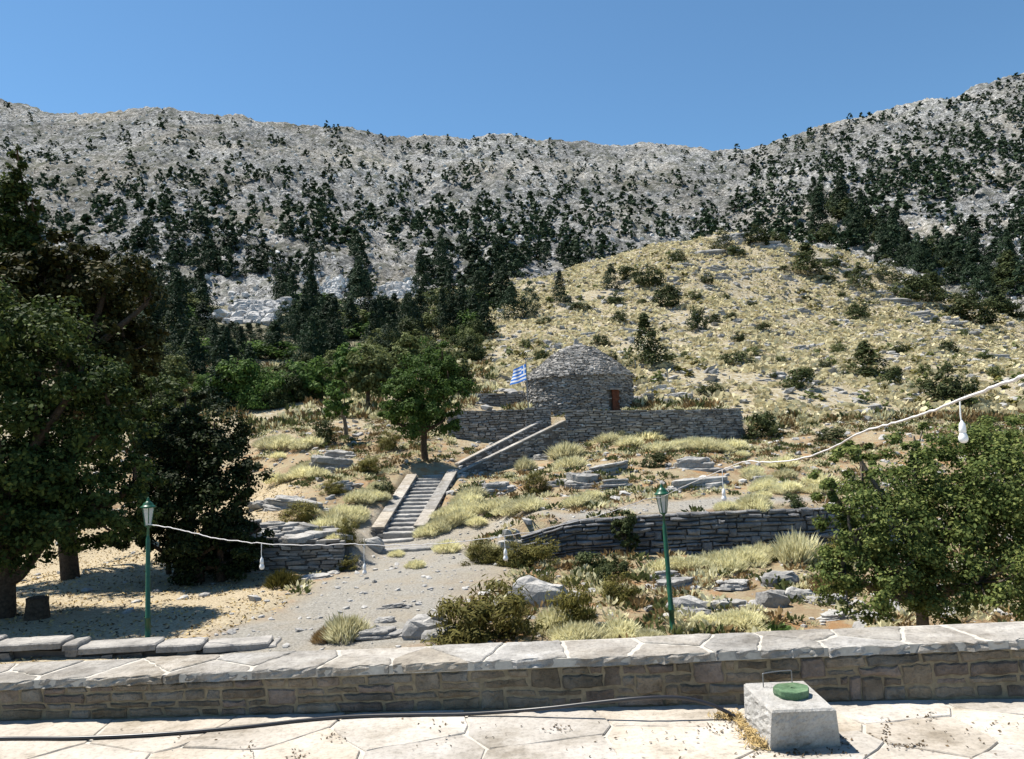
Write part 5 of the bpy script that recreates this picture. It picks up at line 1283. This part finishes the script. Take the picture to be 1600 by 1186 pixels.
bushes = [(806, 884, 62, 54, 'small bush before the start of the terrace retaining wall', 1), (755, 1004, 165, 118, 'broad brown-green bush right behind the middle of the wall', 0), (800, 985, 70, 60, 'darker bush pressed against the right of the broadest bush', 1), (755, 880, 72, 48, 'brown-green bush at the path edge, left of a pair', 2), (838, 884, 84, 56, 'brown-green bush at the left end of the terrace retaining wall', 0), (925, 892, 62, 44, 'dark round bush in front of the terrace retaining wall', 3), (965, 900, 50, 40, 'dark small bush next to the wall shrub', 3), (895, 985, 95, 98, 'tall brown-green bush in the gully right of the boulder', 1), (850, 935, 60, 44, 'bush hanging over the boulder top', 2), (965, 940, 74, 58, 'rounded bush among rocks below the small wall tree', 0), (945, 915, 44, 40, 'dark bush behind the gully bushes', 3),
          (838, 768, 50, 36, 'small green-brown bush above the middle ledge', 2), (600, 770, 40, 30, 'grey-green bush left of the stair parapet', 3), (505, 690, 46, 46, 'dark spiky bush beside the leaning tree', 3), (470, 815, 66, 36, 'brown bush above the ruined wall', 0), (545, 850, 50, 56, 'green-brown bush at the left of the stair foot', 1), (575, 735, 44, 34, 'brownish bush on the slope left of the stair tree', 2), (1023, 728, 44, 34, 'dark round bush below the platform wall', 3), (520, 770, 44, 30, 'brown bush on the slope between slabs', 2), (545, 890, 50, 30, 'low green bush at the right end of the ruined wall', 1), (1240, 800, 40, 30, 'dark bush behind the large right tree', 3), (610, 700, 40, 34, 'bush at the left foot of the stair tree', 2), (1310, 880, 60, 50, 'brown twiggy bush at the left side of the large right tree', 2)]
for i, (px, py, w, h, lab, kd) in enumerate(bushes):
    b = gb_(px, min(py, 1003)); k = b[1] / F
    if kd == 3: put('bush', SHR[i % 3], 'hillshrub', b, w * k * 1.1, h * k * 1.1, lab, 'bush', None, 700 + i)
    else: put('bush', BRO[i % 3], 'broom', b, w * k * 1.1, h * k * 1.12, lab, 'bush', None, 700 + i)
b = gb_(982, 873); tree('wall_shrub', b, [ell(975, 812, 17, 22, b[1]), ell(982, 838, 15, 20, b[1]), ell(966, 830, 10, 14, b[1])], 50, 4200, .09, 'hillshrub', 'small dark upright tree growing against the terrace retaining wall', r0=.05, seed=210)

# ledges, boulders
LED = [ledge_me('ledge', np.random.default_rng(220 + i), 3 + i % 3) for i in range(9)]
BOU = []
for i in range(5):
    r_ = np.random.default_rng(230 + i); V, T, Q = rock_vq(r_, 9, 14, .11, .62); lump = .16 * np.sin(V[:, :1] * 7 + i) * np.cos(V[:, 1:2] * 6 + i * 2); BOU.append(mesh('boulder', V * (1 + lump) * [1.0, 1.0, .9] + [0, 0, .25], T, Q))
def rock(kind, px, py, w, h, label, seed, tilt=0.0, mat='limestone', deep=.8):
    b = gb_(px, py); r_ = np.random.default_rng(seed)
    if np.isnan(b[0]): return
    k = b[1] / F; me = LED[seed % 9] if kind == 'l' else BOU[seed % 5]
    o = ob('ledge' if kind == 'l' else 'boulder', me, MT[mat], None, b + [0, w * k * deep * .3, -.05 - (h * k * .16 if kind == 'l' else h * k * .08)], (r_.normal(0, .04), tilt + r_.normal(0, .03), r_.normal(0, .2) + (math.pi if r_.random() < .5 else 0)), (w * k * 1.2, w * k * deep, h * k * (.8 if kind == 'l' else 1.1))); tag(o, label, 'rock')
    return o
rocks = [('l', 590, 1008, 90, 26, 'long flat rock with dark front edge behind the wall, near the pale tussock', .0), ('b', 665, 998, 50, 42, 'upright grey boulder behind the wall beside the broad bush', .1), ('b', 690, 1004, 40, 26, 'round grey stone at the foot of the broad bush', 0), ('b', 838, 950, 66, 50, 'angular grey boulder between the two bush groups', .15), ('l', 518, 738, 80, 34, 'bedded grey ledge on the slope left of the stairs', -.08), ('l', 530, 715, 60, 22, 'thin upper ledge on the slope left of the stairs', -.1), ('l', 450, 800, 110, 30, 'big slanting slab above the ruined wall', -.16), ('l', 520, 765, 70, 16, 'long pale slab slanting down the slope', -.18), ('l', 448, 690, 40, 12, 'pale flat slab high on the left slope', -.05),
         ('l', 780, 772, 64, 30, 'grey ledge in the row right of the stairs', 0), ('l', 910, 762, 84, 34, 'light bedded ledge in the middle of the slope', -.05), ('l', 955, 742, 80, 28, 'bedded ledge below the platform wall', -.1), ('l', 965, 765, 60, 26, 'dark ledge beside the light bedded one', 0), ('l', 1095, 765, 110, 28, 'long dark ledge above the path', -.03), ('l', 1090, 735, 66, 34, 'blocky dark ledge below the right platform wall', .05), ('l', 850, 718, 40, 16, 'small dark ledge below the upper stair wall', 0), ('l', 1195, 755, 50, 22, 'dark ledge near the string light cable', 0),
         ('l', 1060, 922, 90, 26, 'layered dark ledge behind the lamp post', 0), ('l', 1040, 905, 60, 22, 'small dark ledge at the left of the lamp post', 0), ('b', 1075, 955, 44, 28, 'pale boulder right of the lamp post', .1), ('b', 1085, 966, 40, 20, 'dark flat boulder at the foot of the lamp post', 0), ('l', 1150, 922, 80, 24, 'long dark bedding ledge left of the square rock', -.05), ('b', 1222, 915, 40, 28, 'square dark rock beside the bedding ledges', 0), ('l', 1145, 955, 74, 26, 'row of blocky ledge stones in the lower bank', 0), ('b', 1210, 948, 34, 34, 'upright dark block in the lower bank', 0), ('l', 1300, 945, 90, 20, 'flat dark slab below the large right tree', -.06), ('l', 1320, 968, 80, 20, 'lowest dark slab at the foot of the right tree', -.05), ('b', 1375, 972, 40, 20, 'white stone at the foot of the large right tree', 0), ('b', 1250, 938, 34, 26, 'dark block right of the upright block', 0), ('l', 1190, 870, 60, 16, 'thin dark ledge below the row of pale tussocks', -.1), ('l', 1240, 862, 50, 18, 'slanting dark ledge beside the tall pale tussock', -.15),
         ('l', 800, 872, 60, 40, 'brownish broken ledge where the terrace retaining wall begins', 0.05), ('b', 812, 862, 34, 30, 'blocky stone at the start of the terrace retaining wall', 0), ('b', 580, 858, 26, 22, 'pale stone standing beside the stair foot', 0), ('l', 490, 905, 60, 12, 'flat stones at the right foot of the ruined wall', 0), ('b', 600, 975, 24, 14, 'small pinkish stone on the slope by the big tussock', .2), ('l', 610, 955, 50, 12, 'flat pale slab on the gravel slope', -.1), ('b', 428, 860, 0.1, .1, '', 0)]
for i, (kd, px, py, w, h, lab, tl_) in enumerate(rocks[:-1]): rock(kd, px, min(py, 1003), w, h, lab, 800 + i, tl_)
# rocks of the hilltop and outcrops across the hill
R = np.random.default_rng(240)
for i, (px, py, w, h) in enumerate(((1110, 405, 70, 24), (1150, 385, 60, 22), (1200, 392, 70, 20), (1080, 425, 60, 16), (1170, 425, 50, 14), (1240, 402, 50, 18), (1300, 410, 60, 18), (1120, 432, 40, 12), (1330, 425, 60, 16), (1400, 478, 70, 20), (1440, 500, 60, 20), (1500, 530, 60, 16), (1380, 465, 50, 16), (1030, 612, 50, 18), (1060, 622, 50, 18), (1000, 595, 40, 12), (1560, 560, 60, 16))):
    rock('l', px, py, w, h, 'grey bedded outcrop ' + ('on the crest of the stony hill' if py < 440 else 'beside the hut on the right' if py > 570 else 'on the right shoulder of the hill'), 860 + i, R.normal(0, .06))
    bpy.context.scene.objects[-1]['group'] = 'outcrops ' + ('on the crest of the stony hill' if py < 440 else 'beside the hut' if py > 570 else 'on the right shoulder of the hill')
R = np.random.default_rng(245); n_ = 0
while n_ < 40:
    px, py = R.uniform(800, 1600), R.uniform(372, 630)
    top_ = np.interp(px, [740, 860, 1000, 1140, 1220, 1330, 1450, 1600], [540, 486, 432, 374, 382, 408, 472, 546])
    if py < top_ or (px < 1180 and py > 575) or R.random() > np.interp(py - top_, [0, 30, 120], [1, .6, .25]) * (1.5 if px > 1150 else .7): continue
    n_ += 1; o = rock('l', px, py, R.uniform(20, 52), R.uniform(7, 15), 'low grey rock rib on the pale hill @', 900 + n_, R.normal(0, .1))
    if o: o['group'] = 'rock ribs on the pale hill'
# countless small growth and stones
R = np.random.default_rng(250)
def inland(n, x0, x1, y0, y1):
    """even spread over a piece of land between two distances and two bearings"""
    y = np.sqrt(R.uniform(y0 * y0, y1 * y1, n)); a = R.uniform(x0, x1, n); return a * y, y
def ongr(x, y): return np.stack([x, y, zg(x, y)], 1)
x, y = inland(24000, -.12, .78, 50, 140); mk = fbm(x, y, 6, 3, 61) + .25 * fbm(x, y, 1.5, 2, 62) > -.27
hut_d = np.hypot(x - HC[0], y - HC[1]) > HR + .8; inpl = (seg_side(x, y, HW)[0] > 0) & (y < 57) & (x < 15) & (x > -5)
mk &= hut_d & ~inpl; x, y = x[mk], y[mk]; s1 = .35 + 1.15 * R.random(len(x)) ** 1.6
o = scatter('hill_tussocks', TUSF, ongr(x, y) - [0, 0, .03], s1, MT['hilltuft'], R, s1 * R.uniform(.35, .65, len(x))); tag(o, 'pale straw-coloured cushion plants covering the hill behind the hut', 'plants')
x, y = inland(1700, -.12, .78, 52, 142); mk = (fbm(x, y, 14, 3, 66) > -.15) & (np.hypot(x - HC[0], y - HC[1]) > HR + 1.2) & ~((seg_side(x, y, HW)[0] > 0) & (y < 57) & (x < 15) & (x > -5)); x, y = x[mk], y[mk]; s1 = R.uniform(.5, 1.7, len(x))
tl2 = []
for i in range(3): tl2.append((lambda m_: (np.array([v.co[:] for v in m_.vertices]), None, np.arange(len(m_.vertices)).reshape(-1, 4)))(shrub_me('hill_scrub', 12, 62, .28, np.random.default_rng(165 + i), .5, .4)))
q = R.random(len(x)) < .5
o = scatter('hill_scrub', tl2, ongr(x[q], y[q]), s1[q], MT['broom'], R, s1[q] * .55); tag(o, 'small olive-brown bushes dotted between the pale cushions of the hill', 'scrub')
o = scatter('green_hill_scrub', tl2, ongr(x[~q], y[~q]), s1[~q], MT['leaf_olive'], R, s1[~q] * .6); tag(o, 'small grey-green bushes dotted between the pale cushions of the hill', 'scrub')
x, y = inland(10000, -.12, .78, 50, 150); mk = np.hypot(x - HC[0], y - HC[1]) > HR + .8; x, y = x[mk], y[mk]; s1 = .12 + .95 * R.random(len(x)) ** 3.2
o = scatter('hill_stones', rt, ongr(x, y), s1, MT['limestone'], R, s1 * .5, .2); tag(o, 'loose grey stones scattered over the hill behind the hut', 'stones')
x, y = inland(6600, -.45, .65, 16, 52); x2, y2 = inland(1500, -.45, -.02, 50, 84); x, y = np.concatenate([x, x2]), np.concatenate([y, y2])
zz = zone(x, y); mk = (fbm(x, y, 4, 3, 63) > -.22) & (zz[:, 0] < .35) & (zz[:, 1] < .3)
stp = (pl_dist(x, y, [tuple(at(624, 838, 31)[:2]), tuple(at(672, 748, 38.6)[:2])]) > 1.6) & (pl_dist(x, y, [tuple(U0[:2]), tuple(U1[:2])]) > 1.2) & (pl_dist(x, y, [tuple(B0[:2]), tuple(B1[:2])]) > 1.0) & (pl_dist(x, y, TW) > .4) & (pl_dist(x, y, RW) > .8)
mk &= stp; x, y = x[mk], y[mk]; s1 = R.uniform(.25, .75, len(x)) * np.where(y > 50, 1.7, 1); kk = R.random(len(x))
for nm, lab, a, b2, mt_ in (('pale_undergrowth', 'small pale tufts scattered between the rocks of the slope', 0, .34, 'pale'), ('dry_undergrowth', 'dry brown tufts scattered between the rocks of the slope', .34, .66, 'dry'), ('green_undergrowth', 'low brown-green plants scattered on the slope', .66, 1.1, 'leaf_olive')):
    q = (kk >= a) & (kk < b2); o = scatter(nm, TUSN, ongr(x[q], y[q]) - [0, 0, .02], s1[q], MT[mt_], R, s1[q] * .55 * np.where(y[q] > 50, 1.4, 1)); tag(o, lab, 'plants')
x, y = inland(6800, -.75, .65, 14, 50); mk = ((zone(x, y)[:, 1] < .5) | (R.random(len(x)) < .15)) & (pl_dist(x, y, [tuple(at(624, 838, 31)[:2]), tuple(at(672, 748, 38.6)[:2])]) > 1.3)
x, y = x[mk], y[mk]; s1 = .05 + np.where(zone(x, y)[:, 0] > .4, .14, .34) * R.random(len(x)) ** 4
o = scatter('slope_stones', rt, ongr(x, y), s1, MT['limestone'], R, s1 * .6, .2); tag(o, 'loose stones and gravel lying over the path and slope', 'stones')

x, y = inland(16000, -.72, -.18, 15, 40); zz = zone(x, y); mk = (zz[:, 1] > .3) & (fbm(x, y, 1.6, 3, 67) > -.3); x, y = x[mk], y[mk]
P = ongr(x, y) + [0, 0, .012]; V, Q = leafquads(P, unit(R.normal(size=(len(P), 3)) * .6 + [0, 0, 1]), .12, .35, R)
hf = len(P) * 2 // 3; o = ob('straw_litter', mesh('straw_litter', V[:hf * 4], None, Q[:hf]), MT['straw']); o['kind'] = 'stuff'; tag(o, 'dry straw and bleached leaves littering the ground under the left trees', 'straw')
o = ob('fallen_leaves', mesh('fallen_leaves', V[hf * 4:], None, Q[hf:] - hf * 4), MT['litter']); o['kind'] = 'stuff'; tag(o, 'dark fallen leaves littering the ground under the left trees', 'leaves')
# stump, fence posts
R = np.random.default_rng(260); b = gb_(58, 965)
mb = MB(); mb.add(*lathe([(.30, -.2), (.28, .1), (.25, .4), (.26, .5), (.2, .52), (.01, .51)], 11, b)); sp2 = tag(mb.build('tree_stump', MT['bark']), 'dark square-topped stump on the straw near the left trunk', 'stump')
for i, (px, py, h) in enumerate(((955, 562, 14), (1044, 600, 26), (1140, 600, 12), (993, 580, 16))):
    b = gb_(px, py); k = b[1] / F
    tag(MB().add(*tube([b - [0, 0, .3], b + [.02, 0, h * k]], .04, 6)).build('fence_post', MT['wire']), ['thin post behind the hut roof', 'thin tall post on the slope right of the hut', 'thin short post on the slope far right of the hut', 'thin post just right of the hut roof'][i], 'post', 'thin posts behind the hut')

# straw and leaf litter on the terrace
R = np.random.default_rng(270)
n = 1500; t = R.random(n); q = np.array([lay(1130, 1122, 0), lay(1168, 1122, 0), lay(1185, 1150, 0), lay(1198, 1172, 0)]); P = np.stack([np.interp(t, [0, .3, .65, 1], q[:, i]) for i in range(3)], 1)
P[:, 0] += R.normal(0, .045, n) - .02; P[:, 1] += R.normal(0, .03, n); P[:, 2] = np.abs(R.normal(0, .016, n)) + .006
_lu = (P - fl)[:, :2] @ ux[:2]; _lv = (P - fl)[:, :2] @ uy[:2]; keepm = _lu < _bu[3][0] * _lv / bd - .004; P = P[keepm]
V, Q = leafquads(P, unit(R.normal(size=(len(P), 3)) * .5 + [0, 0, 1]), .05, .14, R); o = ob('straw_heap', mesh('straw_heap', V, None, Q), MT['straw']); o['kind'] = 'stuff'; tag(o, 'strip of dry yellow straw heaped against the concrete box', 'straw')
pts = []
for (px, py, n, sx, sy) in ((875, 1138, 26, 14, 3), (520, 1152, 16, 12, 5), (465, 1178, 22, 8, 5), (1120, 1138, 36, 22, 6), (1385, 1140, 26, 5, 12), (1420, 1165, 40, 22, 4), (1450, 1120, 16, 10, 4), (1560, 1135, 16, 26, 8), (700, 1158, 10, 40, 8), (950, 1165, 14, 60, 14), (300, 1150, 12, 60, 10), (1260, 1176, 60, 40, 3), (390, 1170, 14, 8, 8), (1480, 1150, 22, 60, 14), (700, 1130, 18, 60, 6), (1030, 1150, 22, 60, 14), (1318, 1158, 30, 8, 6)):
    for _ in range(n): pts.append(lay(px + R.normal(0, sx), min(py + R.normal(0, sy), 1200), .009))
P = np.array(pts); P = P[(P[:, 1] < wq(P[:, 0]) - .02)]
V, Q = leafquads(P, unit(R.normal(size=(len(P), 3)) * .35 + [0, 0, 1]), .022, .6, R); o = ob('leaf_litter', mesh('leaf_litter', V, None, Q), MT['litter']); o['kind'] = 'stuff'; tag(o, 'dark dry leaf crumbs and twigs strewn over the pale flagstones', 'litter')

rank_labels()
